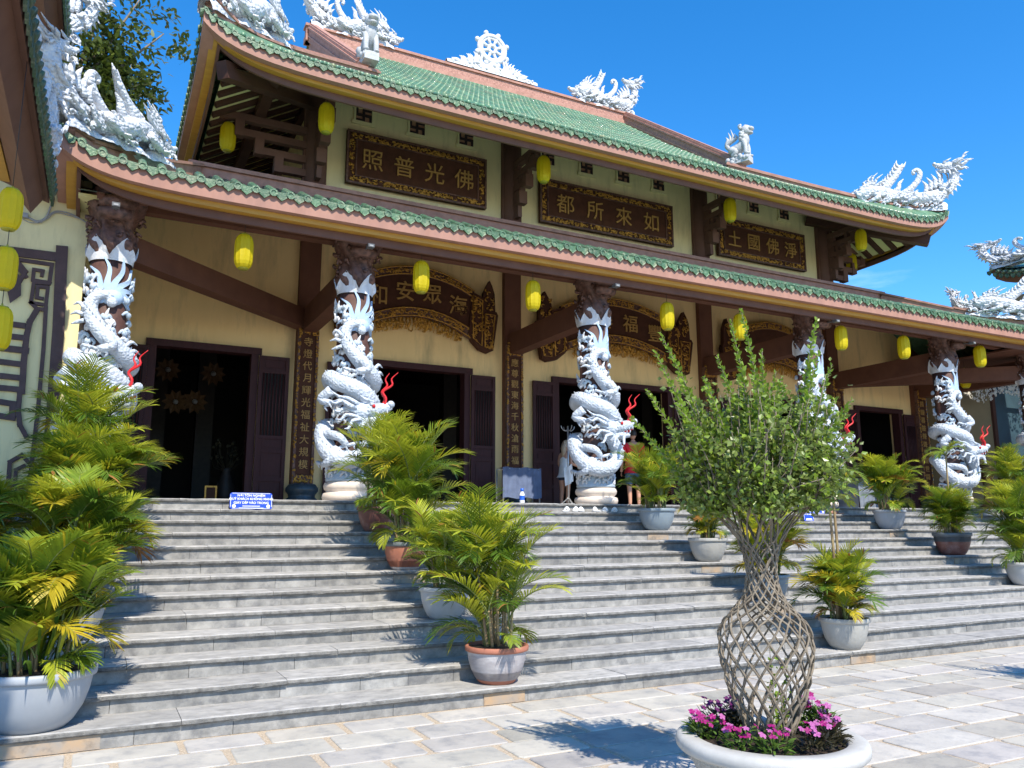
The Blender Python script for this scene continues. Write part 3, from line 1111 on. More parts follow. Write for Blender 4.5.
def dragon_head(mb, o, f, upv, s, beard=True, mi_red=None):
    """head with cranium, long upper snout, open lower jaw, horns, ears and mane; o = back of the skull"""
    o = Vector(o); f = Vector(f).normalized(); u = Vector(upv); u = (u - f * u.dot(f)).normalized()
    l = f.cross(u)
    rot = Matrix((f, l, u)).transposed()
    P = lambda a, b, c: o + f * (a * s) + l * (b * s) + u * (c * s)
    mb.ell(P(.10, 0, .02), (.34 * s, .25 * s, .26 * s), 10, 8, rot)
    mb.ell(P(.30, 0, .10), (.24 * s, .21 * s, .16 * s), 8, 6, rot)
    mb.tube([P(.2, 0, .0), P(.5, 0, .03), P(.72, 0, .05), P(.86, 0, .10)], [.22 * s, .17 * s, .14 * s, .10 * s], 8)
    mb.ell(P(.86, 0, .13), (.10 * s, .15 * s, .10 * s), 8, 6, rot)          # nose bulb
    mb.tube([P(.1, 0, -.16), P(.4, 0, -.24), P(.66, 0, -.26)], [.16 * s, .12 * s, .07 * s], 7)    # jaw
    for b in (-1, 1):
        mb.ell(P(.38, b * .15, .18), (.10 * s, .07 * s, .08 * s), 6, 5, rot)          # brow
        mb.tube([P(.46, b * .17, .21), P(.25, b * .2, .3), P(.1, b * .24, .42)], [.035 * s, .05 * s, .01 * s], 5)
        # horn
        mb.tube(spline([P(.05, b * .14, .2), P(-.2, b * .2, .38), P(-.42, b * .26, .44), P(-.62, b * .28, .62)], 3), [.06 * s, .05 * s, .035 * s, .01 * s], 6)
        mb.tube([P(-.02, b * .22, .1), P(-.2, b * .36, .18), P(-.33, b * .42, .3)], [.06 * s, .08 * s, .01 * s], 5)    # ear
        for t_ in range(4):                                                    # fangs
            mb.tube([P(.42 + .11 * t_, b * .11, -.03), P(.43 + .11 * t_, b * .12, -.13)], [.025 * s, .004 * s], 5)
            mb.tube([P(.36 + .10 * t_, b * .08, -.2), P(.38 + .10 * t_, b * .09, -.11)], [.022 * s, .004 * s], 5)
        # mane locks
        for i, (a0, c0, a1, c1) in enumerate(((0, -.02, -.6, .12), (0, -.12, -.55, -.14), (.1, -.2, -.35, -.42), (.25, -.26, .0, -.58), (-.05, .12, -.66, .34), (.45, -.3, .3, -.55))):
            A = P(a0, b * .2, c0); B = P(a1, b * (.3 + .04 * i), c1)
            mid = (A + B) / 2 + u * (.08 * s)
            m2 = A + (B - A) * .75 - u * (.04 * s)
            mb.tube(spline([A, mid, m2, B], 3), [.05 * s, .055 * s, .04 * s, .008 * s], 5)
    if mi_red is not None:
        for b in (-1, 1):
            mb.ell(P(.43, b * .17, .11), .052 * s, 6, 5, mi=mi_red)
        mb.tube([P(.3, 0, -.1), P(.6, 0, -.14), P(.8, 0, -.08)], [.05 * s, .05 * s, .015 * s], 5, mi=mi_red)


def spiked_body(mb, pts, rad, axis_fn, n=10, spikes=.06, every=2, belly=None):
    mb.tube(pts, rad, n)
    N = len(pts)
    for i in range(2, N - 1, every):
        r_ = interp(rad, i / (N - 1)) if len(rad) != N else rad[i]
        o = axis_fn(pts[i])
        d = (pts[i + 1] - pts[i - 1]).normalized()
        o = (o - d * o.dot(d)).normalized()
        sd_ = d.cross(o) * .012
        b0 = pts[i] + o * r_ * .86
        tip = b0 + o * spikes + d * (-spikes * .5)
        q = [b0 - d * spikes * .42 - sd_, b0 + d * spikes * .42 - sd_, b0 + d * spikes * .42 + sd_, b0 - d * spikes * .42 + sd_, tip]
        mb.add([tuple(v) for v in q], [(0, 1, 4), (1, 2, 4), (2, 3, 4), (3, 0, 4)])


def make_column():
    rr_ = random.Random(21)
    sh = MB()
    sh.lathe([(.30, .30), (.285, .45), (.27, .6), (.265, 1.6), (.262, 3.65)], 28)
    sh.xf = None
    shaft = sh.mesh('column_shaft', 'red_shaft')
    # base: two cushion rings and the carved waves above
    b = MB()
    b.lathe([(.34, 0), (.39, .02), (.405, .07), (.39, .125), (.345, .14), (.34, .16), (.375, .19), (.385, .24), (.365, .29), (.32, .31)], 28)
    base = b.mesh('column_base', 'base_stone')
    wv = MB()
    wv.lathe([(.35, .31), (.36, .34), (.33, .40), (.31, .50), (.285, .60)], 28)
    for i in range(26):
        a = 360 * i / 26 + rr_.uniform(-4, 4)
        z = .37 + .06 * (i % 3)
        wv.tube(spline([cyl(a - 9, z, .335), cyl(a - 3, z + .06, .35), cyl(a + 4, z + .07, .34), cyl(a + 8, z + .02, .345), cyl(a + 4, z, .35)], 3), [.02, .026, .022, .02, .012], 5, mi=1)
    waves = wv.mesh('wave_relief', ['blue_grey_relief', 'white_stone'])
    # dragon
    d = MB()
    K = [(26, 2.72, .285, .04), (10, 2.81, .31, .06), (-10, 2.78, .33, .08), (-22, 2.64, .335, .095), (-14, 2.47, .34, .105), (8, 2.28, .345, .115),
         (38, 2.10, .35, .125), (74, 1.95, .355, .13), (120, 1.86, .35, .13), (180, 1.84, .35, .13), (235, 1.88, .35, .13),
         (290, 1.94, .36, .135), (325, 1.86, .38, .14), (355, 1.78, .39, .14), (390, 1.68, .38, .14), (430, 1.50, .37, .135), (480, 1.34, .36, .13),
         (540, 1.26, .36, .13), (590, 1.22, .37, .135), (630, 1.14, .40, .14), (652, .96, .43, .145), (676, .76, .45, .145), (702, .64, .45, .14), (732, .64, .45, .135),
         (758, .80, .45, .13), (764, .97, .45, .12), (752, 1.10, .45, .115), (740, 1.22, .45, .11), (734, 1.34, .43, .10)]
    OFF = -16
    pts = [cyl(a + OFF, z, r_) for a, z, r_, _ in K]
    sp_ = spline(pts, 6)
    rads = [interp([k[3] for k in K], i / (len(sp_) - 1)) for i in range(len(sp_))]
    def outw(p_): return Vector((p_.x, p_.y, 0)).normalized() * .55 + Vector((0, 0, .85))
    spiked_body(d, sp_, rads, outw, 14, .05, 2)
    # tail curl ball
    d.ell(cyl(26 + OFF, 2.72, .30), .075, 10, 8)
    # flame fringe fins at the elbow of the first loop
    for a, z, da, dz in ((60, 1.99, 26, .04), (66, 1.95, 28, -.03), (-22, 2.56, -18, .07), (-26, 2.50, -20, 0), (-24, 2.42, -18, -.06), (52, 2.06, 22, .08)):
        d.tube(spline([cyl(a + OFF, z, .42), cyl(a + da * .5 + OFF, z + dz + .03, .46), cyl(a + da + OFF, z + dz, .5)], 3), [.035, .03, .006], 5)
    # legs with claws
    for (a, z, a2, z2, a3, z3) in ((700, .80, 686, .60, 664, .56), (318, 1.72, 300, 1.58, 322, 1.50), (640, 1.04, 700, .98, 716, .84), (20, 2.2, 28, 2.06, 8, 2.0)):
        A, B, C = cyl(a + OFF, z, .46), cyl(a2 + OFF, z2, .53), cyl(a3 + OFF, z3, .47)
        d.tube(spline([A, B, C], 4), [.085, .07, .05], 8)
        for j in range(4):
            e = C + Vector((rr_.uniform(-.03, .03), rr_.uniform(-.03, .02), 0))
            ta = a3 + OFF + (-22 + j * 12 if a3 < a2 else 22 - j * 12) * 1.0
            d.tube(spline([C, cyl(ta, z3 + .05 - .03 * j, .50), cyl(ta + (-4 if a3 < a2 else 4), z3 - .01 - .035 * j, .475)], 3), [.03, .026, .006], 5)
    hd = cyl(736 + OFF, 1.36, .42)
    fwd = Vector((.93, -.36, .04)).normalized()
    dragon_head(d, hd, fwd + Vector((0, 0, .08)), (0, 0, 1), .60, mi_red=1)
    dragon = d.mesh('dragon', ['dragon_scale', 'red_paint'])
    # red whiskers
    w_ = MB()
    for k_ in (0, 1):
        o = hd + fwd * .36 + Vector((0, 0, .09)) + Vector((0, -.05 * k_, 0))
        lx = fwd
        pts = [o + lx * (.0 + .03 * k_), o + lx * .05 + Vector((0, 0, .12)), o + lx * .0 + Vector((0, 0, .23)), o + lx * (.08 + .06 * k_) + Vector((0, 0, .33)), o + lx * (.05 + .08 * k_) + Vector((0, 0, .43)), o + lx * (.11 + .12 * k_) + Vector((0, 0, .53))]
        w_.tube(spline(pts, 4), [.018, .021, .016, .004], 7)
    whisk = w_.mesh('whisker', 'red_paint')
    # flame tongues round the pearl
    fl = MB()
    zc, ac = 2.80, 10
    def wavy(a0, z0, dirang, L_, wd, r_=.272, mi=0, amp=.03):
        n = 12
        left = []; right = []
        for i in range(n + 1):
            t_ = i / n
            s_ = t_ * L_
            off = amp * math.sin(t_ * 2 * pi * 1.15)
            du, dv = math.cos(dirang), math.sin(dirang)
            wv_ = wd * (1 - t_) ** .8 * .5 + .003
            u = s_ * du - (off) * dv; v = s_ * dv + off * du
            for lst, sg in ((left, 1), (right, -1)):
                uu = u - dv * wv_ * sg; vv = v + du * wv_ * sg
                lst.append((a0 + math.degrees(uu / .27), z0 + vv))
        o = []
        for a_, z_ in left: o.append(cyl(a_, z_, r_ + .02))
        for a_, z_ in right: o.append(cyl(a_, z_, r_ + .02))
        for a_, z_ in left: o.append(cyl(a_, z_, r_ - .02))
        for a_, z_ in right: o.append(cyl(a_, z_, r_ - .02))
        m_ = n + 1
        fs = []
        for i in range(n):
            fs.append((i, m_ + i, m_ + i + 1, i + 1))
            fs.append((i, i + 1, 2 * m_ + i + 1, 2 * m_ + i))
            fs.append((m_ + i + 1, m_ + i, 3 * m_ + i, 3 * m_ + i + 1))
        fl.add([tuple(q) for q in o], fs, mi=mi)
    for i in range(10):
        da = R(-14 + 208 * i / 9)
        wavy(ac + math.cos(da) * 14, zc + math.sin(da) * .05, da, .36 + .22 * abs(math.sin(da)) ** 1.5, .095)
    fl.ell(cyl(ac, zc, .24), (.16, .1, .12), 12, 8)
    flame = fl.mesh('flame_relief', ['blue_relief'])
    # clouds between the coils
    cl = MB()
    for i in range(130):
        z = rr_.uniform(.65, 3.15); a = rr_.uniform(0, 360)
        if z > 2.5 and abs((a - ac + 180) % 360 - 180) < 40: continue
        w2 = rr_.uniform(10, 24)
        mi = rr_.choice((0, 1, 1))
        z_ = z
        pts = [cyl(a - w2, z_, .275), cyl(a - w2 * .4, z_ + .05, .29), cyl(a, z_ + .0, .30), cyl(a + w2 * .5, z_ + .05, .29), cyl(a + w2, z_ + .01, .275), cyl(a + w2 * .8, z_ - .03, .285)]
        cl.tube(spline(pts, 3), [.016, .03, .036, .03, .024, .012], 5, mi=mi)
        if rr_.random() < .25:
            cl.tube(spline([cyl(a, z_, .29), cyl(a + rr_.uniform(-6, 6), z_ + .08, .31), cyl(a + rr_.uniform(-10, 10), z_ + .15, .33)], 3), [.03, .026, .005], 5, mi=0)
    clouds = cl.mesh('cloud_relief', ['white_stone', 'blue_grey_relief'])
    # crown of white petals
    cr = MB()
    n = 72
    inner = []; outer = []
    for i in range(n):
        a = 360 * i / n
        ph = (a + 5) % 72 / 72
        h = .05 + .30 * (1 - abs(1 - 2 * ph)) ** .75 + .02 * math.sin(ph * 38) * ph
        outer.append((a, h))
    ring = []
    for a, h in outer:
        ring.append([cyl(a, 3.34, .285), cyl(a, 3.34 + h * .5, .305), cyl(a, 3.34 + h, .345), cyl(a, 3.34 + h, .325), cyl(a, 3.34 + h * .4, .27)])
    vs_ = [tuple(q) for r__ in ring for q in r__]
    fs = []
    for i in range(n):
        j = (i + 1) % n
        for k_ in range(4):
            fs.append((i * 5 + k_, j * 5 + k_, j * 5 + k_ + 1, i * 5 + k_ + 1))
    cr.add(vs_, fs)
    crown = cr.mesh('petal_crown', ['white_stone'])
    # carved capital leaning out under the eave
    cp_ = MB()
    def cap(u, v):
        a = u * 2 * pi
        z = 3.42 + .92 * v
        r_ = .255 + .10 * v + .05 * math.sin(v * 9) + .025 * math.sin(a * 7 + v * 12)
        r_ += .035 * noise.noise(Vector((math.sin(a) * 3, math.cos(a) * 3, z * 4)))
        lean = .22 * v ** 1.6
        return (math.sin(a) * r_ , -math.cos(a) * r_ - lean * .6, z)
    cp_.grid(cap, 40, 22, smooth=True)
    cp_.add([cap(i / 40, 1.0) for i in range(40)], [tuple(range(40))])
    # scrolls on the front face
    for z, l_, r_ in ((3.98, .42, .10), (4.13, .46, .11), (4.27, .44, .09)):
        cp_.tube([Vector((-.2, -l_, z)), Vector((0, -l_ - .05, z)), Vector((.2, -l_, z))], [r_ * .8, r_, r_ * .8], 10)
    for i in range(60):
        a = rr_.uniform(0, 360); z = rr_.uniform(3.5, 4.2)
        v = (z - 3.42) / .92
        c = cyl(a, z, .27 + .10 * v) + Vector((0, -.13 * v ** 1.6, 0))
        cp_.tube(spline([c, c + Vector((rr_.uniform(-.06, .06), 0, .05)), c + Vector((rr_.uniform(-.1, .1), 0, rr_.uniform(-.06, .08)))], 3), [.02, .03, .015], 5)
    capm = cp_.mesh('capital', ['carved_wood'])
    fl_ = MB()
    fl_.box(-.05, .05, -.86, -.74, 3.93, 3.985)
    fl_.tube([(0, -.74, 3.96), (0, -.5, 4.0)], .012, 6)
    fl_.box(-.03, .03, -.865, -.855, 3.94, 3.965, mi=1)
    lamp = fl_.mesh('floodlight', ['lamp_metal', 'lamp_glass'])
    return shaft, [('column_base', base), ('wave_relief', waves), ('dragon', dragon), ('whisker', whisk), ('flame_relief', flame),
                   ('cloud_relief', clouds), ('petal_crown', crown), ('capital', capm), ('floodlight', lamp)]


shaft_me, col_parts = make_column()
for i, X in enumerate(CX):
    so_ = link('dragon_column', shaft_me, temple, loc=Vector((X, YC, PZ)) + Vector(TO))
    for nm, me in col_parts:
        link(nm, me, so_)

# ================================================================== roof statues
def make_roof_dragon():
    rr_ = random.Random(5)
    d = MB()
    # cloud bed: lumpy base with curls
    def bed(u, v):
        x = -.15 + 2.55 * u
        a = v * pi
        h = .17 + .07 * math.sin(u * 17) + .05 * math.sin(u * 31 + 1)
        w_ = .16 + .03 * math.sin(u * 23)
        return (x, -math.cos(a) * w_, max(-.12, math.sin(a) * h * 1.2 - .1 + .04 * noise.noise(Vector((x * 6, a * 3, 1)))))
    d.grid(bed, 60, 10, smooth=True)
    for i in range(70):
        x = rr_.uniform(-.1, 2.35); s_ = rr_.choice((-1, 1)); z = rr_.uniform(-.02, .22)
        c = Vector((x, s_ * (.17 - z * .2), z)); r_ = rr_.uniform(.035, .075)
        pts = [c + Vector((math.cos(t_) * r_ * (1 - t_ / 9), s_ * .02, math.sin(t_) * r_ * (1 - t_ / 9))) for t_ in [j * .8 for j in range(8)]]
        d.tube(pts, [.028, .02, .012], 5)
    K = [(2.2, .32, .16), (1.95, .44, .19), (1.65, .48, .20), (1.35, .40, .20), (1.05, .30, .20), (.7, .26, .20), (.35, .30, .19), (.04, .44, .17), (-.16, .64, .155), (-.28, .86, .14), (-.27, 1.08, .125), (-.16, 1.22, .10)]
    sp_ = spline([Vector((x, .05 * math.sin(x * 4), z)) for x, z, _ in K], 6)
    rads = [interp([k[2] for k in K], i / (len(sp_) - 1)) for i in range(len(sp_))]
    def outw(p_):
        if p_.x > .5: return Vector((0, 0, 1))
        return Vector((-1, 0, -.25))
    spiked_body(d, sp_, rads, outw, 12, .12, 3)
    # lying head
    dragon_head(d, (2.12, 0, .34), (1, 0, -.06), (0, 0, 1), .52)
    # raised head at the corner looking inwards
    dragon_head(d, (-.20, 0, 1.24), (1, 0, .05), (0, 0, 1), .52)
    for i in range(64):
        x = rr_.uniform(-.2, 2.1); s_ = rr_.choice((-1, 1))
        z = .12 + (.30 if x < .1 else 0) + rr_.uniform(0, .25)
        A = Vector((x, s_ * rr_.uniform(.10, .19), z)); L_ = rr_.uniform(.16, .34)
        B = A + Vector((-L_ * rr_.uniform(.4, 1.0), s_ * .05, L_ * rr_.uniform(.3, .9)))
        d.tube(spline([A, A + (B - A) * .4 + Vector((0, 0, -.04)), A + (B - A) * .75 + Vector((0, 0, .03)), B], 3), [.05, .045, .03, .005], 5)
    for b, (x1_, z1_) in ((1, (-.58, 1.64)), (-1, (-.76, 1.54)), (1, (-.68, 1.40)), (-1, (-.66, 1.26)), (1, (-.58, 1.12))):
        A = Vector((-.24, b * .08, 1.26)); B = Vector((x1_, b * .12, z1_))
        d.tube(spline([A, (A + B) / 2 + Vector((0, 0, -.04)), A + (B - A) * .8 + Vector((.02, 0, .03)), B], 3), [.04, .038, .03, .006], 5)
    # sweeping mane of the lying head
    for i in range(9):
        b = -1 if i % 2 else 1
        t_ = i / 8
        A = Vector((2.15 - .25 * t_, b * .12, .50))
        B = Vector((1.98 - .55 * t_, b * (.14 + .05 * t_), .80 + .22 * math.sin(t_ * 3)))
        d.tube(spline([A, A + (B - A) * .35 + Vector((-.06, 0, .05)), A + (B - A) * .7 + Vector((.03, 0, 0)), B], 4), [.05, .045, .035, .006], 5)
    # flame wing
    W = spline([Vector((1.55, 0, .5)), Vector((1.42, 0, .72)), Vector((1.27, 0, .92)), Vector((1.15, 0, 1.2)), Vector((1.06, 0, 1.36))], 5)
    d.tube(W, [.14, .13, .10, .06, .01], 8)
    for i in range(2, len(W) - 3, 2):
        for sg in (-1, 1):
            A = W[i]
            d.tube(spline([A, A + Vector((sg * .10, sg * .05, .06)), A + Vector((sg * .13 - .03, sg * .05, .20))], 3), [.055, .045, .006], 5)
    # curls
    d.tube(spline([Vector((1.12, .06, .35)), Vector((.86, .06, .52)), Vector((.66, .06, .78)), Vector((.60, .06, 1.02)), Vector((.68, .06, 1.14)), Vector((.78, .06, 1.08)), Vector((.75, .06, 1.0))], 5), [.10, .095, .085, .075, .06, .05, .045], 9)
    d.tube(spline([Vector((1.25, -.06, .45)), Vector((1.12, -.06, .62)), Vector((1.10, -.06, .78)), Vector((1.0, -.06, .92))], 4), [.08, .07, .055, .01], 8)
    # crest between curl and raised neck
    for i in range(8):
        x = .42 - .055 * i
        A = Vector((x, (-1) ** i * .08, .45 + .03 * i)); B = Vector((x + .12, (-1) ** i * .10, .80 + .05 * i))
        d.tube(spline([A, (A + B) / 2 + Vector((-.06, 0, .02)), B], 4), [.07, .055, .006], 6)
    d.ell((.22, 0, .72), (.14, .12, .16), 8, 7)
    # legs
    for s_ in (-1, 1):
        for x in (1.75, .75):
            C = Vector((x + .12, s_ * .22, .12))
            d.tube(spline([Vector((x, s_ * .1, .4)), Vector((x - .12, s_ * .22, .28)), C], 4), [.09, .075, .05], 7)
            for j in range(4):
                d.tube([C, C + Vector((.10, s_ * (.02 + .03 * (j - 1)), -.02)), C + Vector((.15, s_ * .04 * (j - 1), -.08))], [.03, .028, .005], 5)
    return d.mesh('dragon_statue', ['carved_white'])


rd_me = make_roof_dragon()


def place_dragon(loc, inward, tilt, sc, label, flip=False, group='white dragon statues on the roof corners'):
    """local +x of the statue points along `inward` (azimuth degrees), tilt = slope of its bed"""
    o = link('dragon_statue', rd_me)
    o.location = loc
    o.rotation_mode = 'XYZ'
    rm = Matrix.Rotation(R(inward), 4, 'Z') @ Matrix.Rotation(-R(tilt), 4, 'Y')
    o.rotation_euler = rm.to_euler()
    o.scale = sc if hasattr(sc, '__len__') else (sc, sc, sc)
    tag(o, label, 'statue', group)
    return o


place_dragon((LX0 + .10, LYF + .14, LZ + .47), 56, 13, (1.06, .95, .80), 'white dragon statue on the lower roof corner at far left, next to the tree')
place_dragon((LX1 - .12, LYF + .14, LZ + .47), 124, 13, (1.06, .95, .80), 'white dragon statue on the lower roof corner at the right edge of the photo')
place_dragon((UX0 + .12, UYF + .14, UZ + .62), 45, 16, 1.0, 'white dragon statue on the upper roof corner above the left gallery')
place_dragon((UX1 - .14, UYF + .14, UZ + .58), 134, 8, 1.0, 'white dragon statue curling up from the right corner of the upper roof')
place_dragon((4.95, 23.3, 17.12), 0, 0, 1.12, 'white dragon statue on the left end of the main ridge, behind the lion')
place_dragon((17.0, 23.3, 17.12), 180, 0, 1.05, 'white dragon statue on the right end of the main ridge', )


def make_lion():
    d = MB()
    rr_ = random.Random(9)
    d.bevbox(-.30, .34, -.17, .17, -.16, .06, .03)
    for i in range(26):
        d.ell((rr_.uniform(-.3, .36), rr_.uniform(-.17, .17), rr_.uniform(-.12, .1)), rr_.uniform(.05, .09), 6, 5)
    d.tube(spline([Vector((-.22, 0, .28)), Vector((0, 0, .34)), Vector((.16, 0, .50)), Vector((.2, 0, .70))], 5), [.17, .17, .15, .13], 10)
    for s_ in (-1, 1):
        d.tube(spline([Vector((.18, s_ * .1, .52)), Vector((.24, s_ * .12, .3)), Vector((.24, s_ * .12, .08))], 4), [.085, .065, .06], 8)
        d.tube(spline([Vector((-.2, s_ * .11, .3)), Vector((-.05, s_ * .16, .2)), Vector((-.16, s_ * .15, .08))], 4), [.12, .09, .06], 8)
        d.ell((.29, s_ * .12, .08), (.09, .06, .045), 7, 5)
        d.ell((-.08, s_ * .15, .08), (.09, .06, .045), 7, 5)
        d.ell((.12, s_ * .13, .98), (.05, .03, .06), 6, 5)
    d.ell((.24, 0, .84), (.17, .16, .17), 10, 8)
    d.ell((.38, 0, .86), (.10, .12, .07), 8, 6)
    d.ell((.36, 0, .74), (.09, .10, .045), 8, 6)
    for i in range(34):          # curly mane
        a = rr_.uniform(0, 2 * pi); zz = rr_.uniform(.55, 1.0)
        d.ell((.14 + .07 * math.cos(a), .16 * math.sin(a), zz), .055, 6, 5)
    for a_ in ((-.30, .95), (-.22, 1.02), (-.38, .82), (-.12, .86)):     # flame tail
        d.tube(spline([Vector((-.26, 0, .36)), Vector((-.36, 0, .55)), Vector((a_[0] + .06, 0, .7)), Vector((a_[0], 0, a_[1]))], 4), [.06, .07, .05, .006], 6)
    return d.mesh('lion_statue', ['statue_grey'])


lion = make_lion()
for X, rz, lb in ((4.95, -90, 'grey stone lion statue at the foot of the left gable ridge'), (16.72, -65, 'grey stone lion statue at the foot of the right gable ridge')):
    o = link('lion_statue', lion)
    o.location = (X, KY - .1, zu(KY) + .36)
    o.rotation_euler = (0, 0, R(rz))
    o.scale = (1.05,) * 3
    tag(o, lb, 'statue', 'lion statues on the upper roof')

# wheel of law on the main ridge
wh = empty('wheel_statue', 'white eight-spoked wheel statue with flames at the middle of the roof ridge', 'statue', (11.15, 23.3, 17.14))
q = MB()
n = 40
zc = 1.02
def ringpts(r_, n_=32): return [Vector((math.cos(2 * pi * j / n_) * r_, 0, zc + math.sin(2 * pi * j / n_) * r_)) for j in range(n_ + 1)]
q.tube(ringpts(.50), .085, 8, cap=False)
q.tube(ringpts(.40), .05, 6, cap=False)
q.tube(ringpts(.14, 16), .07, 8, cap=False)
for j in range(8):
    a = pi / 8 + j * pi / 4
    q.tube([Vector((math.cos(a) * .12, 0, zc + math.sin(a) * .12)), Vector((math.cos(a) * .5, 0, zc + math.sin(a) * .5))], [.05, .065], 6)
    a = j * pi / 4 + pi / 8
    q.ell((math.cos(a) * .62, 0, zc + math.sin(a) * .62), (.095, .08, .095), 8, 6)
q.build('wheel', 'white_stone', wh)
q = MB()
rr_ = random.Random(2)
def fb(u, v):
    x = -1.75 + 3.5 * u; a = v * pi
    h = (.16 + .32 * math.exp(-(x / .75) ** 2)) * (1 + .2 * math.sin(u * 40))
    return (x, -math.cos(a) * .15, math.sin(a) * h)
q.grid(fb, 60, 8, smooth=True)
for i in range(26):
    sg = 1 if i % 2 else -1
    x = sg * (.35 + .045 * i)
    h = .95 - .028 * i
    A = Vector((x * .8, (i % 3 - 1) * .05, .15)); B = Vector((x + sg * .12, (i % 3 - 1) * .05, h * .9))
    q.tube(spline([A, A + (B - A) * .4 + Vector((sg * .1, 0, 0)), A + (B - A) * .75 + Vector((-sg * .03, 0, 0)), B], 3), [.07, .06, .045, .006], 6)
for i in range(50):
    x = rr_.uniform(-1.6, 1.6)
    q.ell((x, rr_.choice((-1, 1)) * .13, rr_.uniform(.03, .28 * math.exp(-(x / 1.2) ** 2) + .08)), rr_.uniform(.04, .07), 6, 5)
q.build('flame_base', 'white_stone', wh)

# ================================================================== boards with lettering
def gold_ornament(mb, x0, x1, z0, z1, y, n, rr_, mi=1, s_=.05):
    """low relief scrolls of gold leaf scattered in a band"""
    for i in range(n):
        cx = rr_.uniform(x0, x1); cz = rr_.uniform(z0, z1); r_ = rr_.uniform(.5, 1) * s_
        a0 = rr_.uniform(0, 6.28); sg = rr_.choice((-1, 1))
        pts = [Vector((min(max(cx + math.cos(a0 + sg * t_) * r_ * (1 - t_ / 8), x0), x1), y, min(max(cz + math.sin(a0 + sg * t_) * r_ * (1 - t_ / 8), z0), z1))) for t_ in (0, .9, 1.8, 2.7, 3.6)]
        mb.tube(pts, [.014, .018, .008], 4, mi=mi)


def plaque(x0, x1, z0, z1, chars, label, size, gap, seed):
    rr_ = random.Random(seed)
    t_ = empty('name_board', label, 'sign', ((x0 + x1) / 2, YW - .12, (z0 + z1) / 2), group='long dark name boards on the upper wall')
    W = (x1 - x0) / 2; H = (z1 - z0) / 2
    b = MB()
    b.box(-W, W, -.02, .06, -H, H)
    b.build('panel', 'board_brown', t_)
    f = MB()
    fw_ = .20
    f.box(-W, W, -.06, -.02, H - .04, H); f.box(-W, W, -.06, -.02, -H, -H + .04)
    f.box(-W, -W + .04, -.058, -.02, -H + .04, H - .04); f.box(W - .04, W, -.058, -.02, -H + .04, H - .04)
    for a, b_, c, d_ in ((-W + fw_, W - fw_, H - fw_, H - fw_ + .025), (-W + fw_, W - fw_, -H + fw_ - .025, -H + fw_)):
        f.box(a, b_, -.045, -.02, c, d_)
    for a in (-W + fw_, W - fw_ - .025):
        f.box(a, a + .025, -.045, -.0195, -H + fw_, H - fw_)
    n = int(W * 90)
    gold_ornament(f, -W + .06, W - .06, H - .17, H - .06, -.035, n, rr_)
    gold_ornament(f, -W + .06, W - .06, -H + .06, -H + .17, -.035, n, rr_)
    gold_ornament(f, -W + .06, -W + .17, -H + .2, H - .2, -.035, 24, rr_)
    gold_ornament(f, W - .17, W - .06, -H + .2, H - .2, -.035, 24, rr_)
    f.build('frame', ['carved_wood', 'gold_leaf'], t_)
    k = len(chars)
    for i, ch in enumerate(chars):
        c = MB()
        put_text(c, ch, size, (i - (k - 1) / 2) * gap, -.04, 0, .03, .0)
        c.build('character', 'gold_letter', t_)


plaque(4.15, 7.45, 8.78, 9.99, '照普光佛', 'long brown name board reading 照普光佛 on the left bay of the upper wall', .50, .72, 1)
plaque(8.88, 12.86, 8.74, 9.86, '都所來如', 'long brown name board reading 都所來如 on the middle bay of the upper wall', .52, .86, 2)
plaque(14.4, 17.65, 8.78, 9.88, '土國佛淨', 'long brown name board reading 土國佛淨 on the right bay of the upper wall', .50, .70, 3)


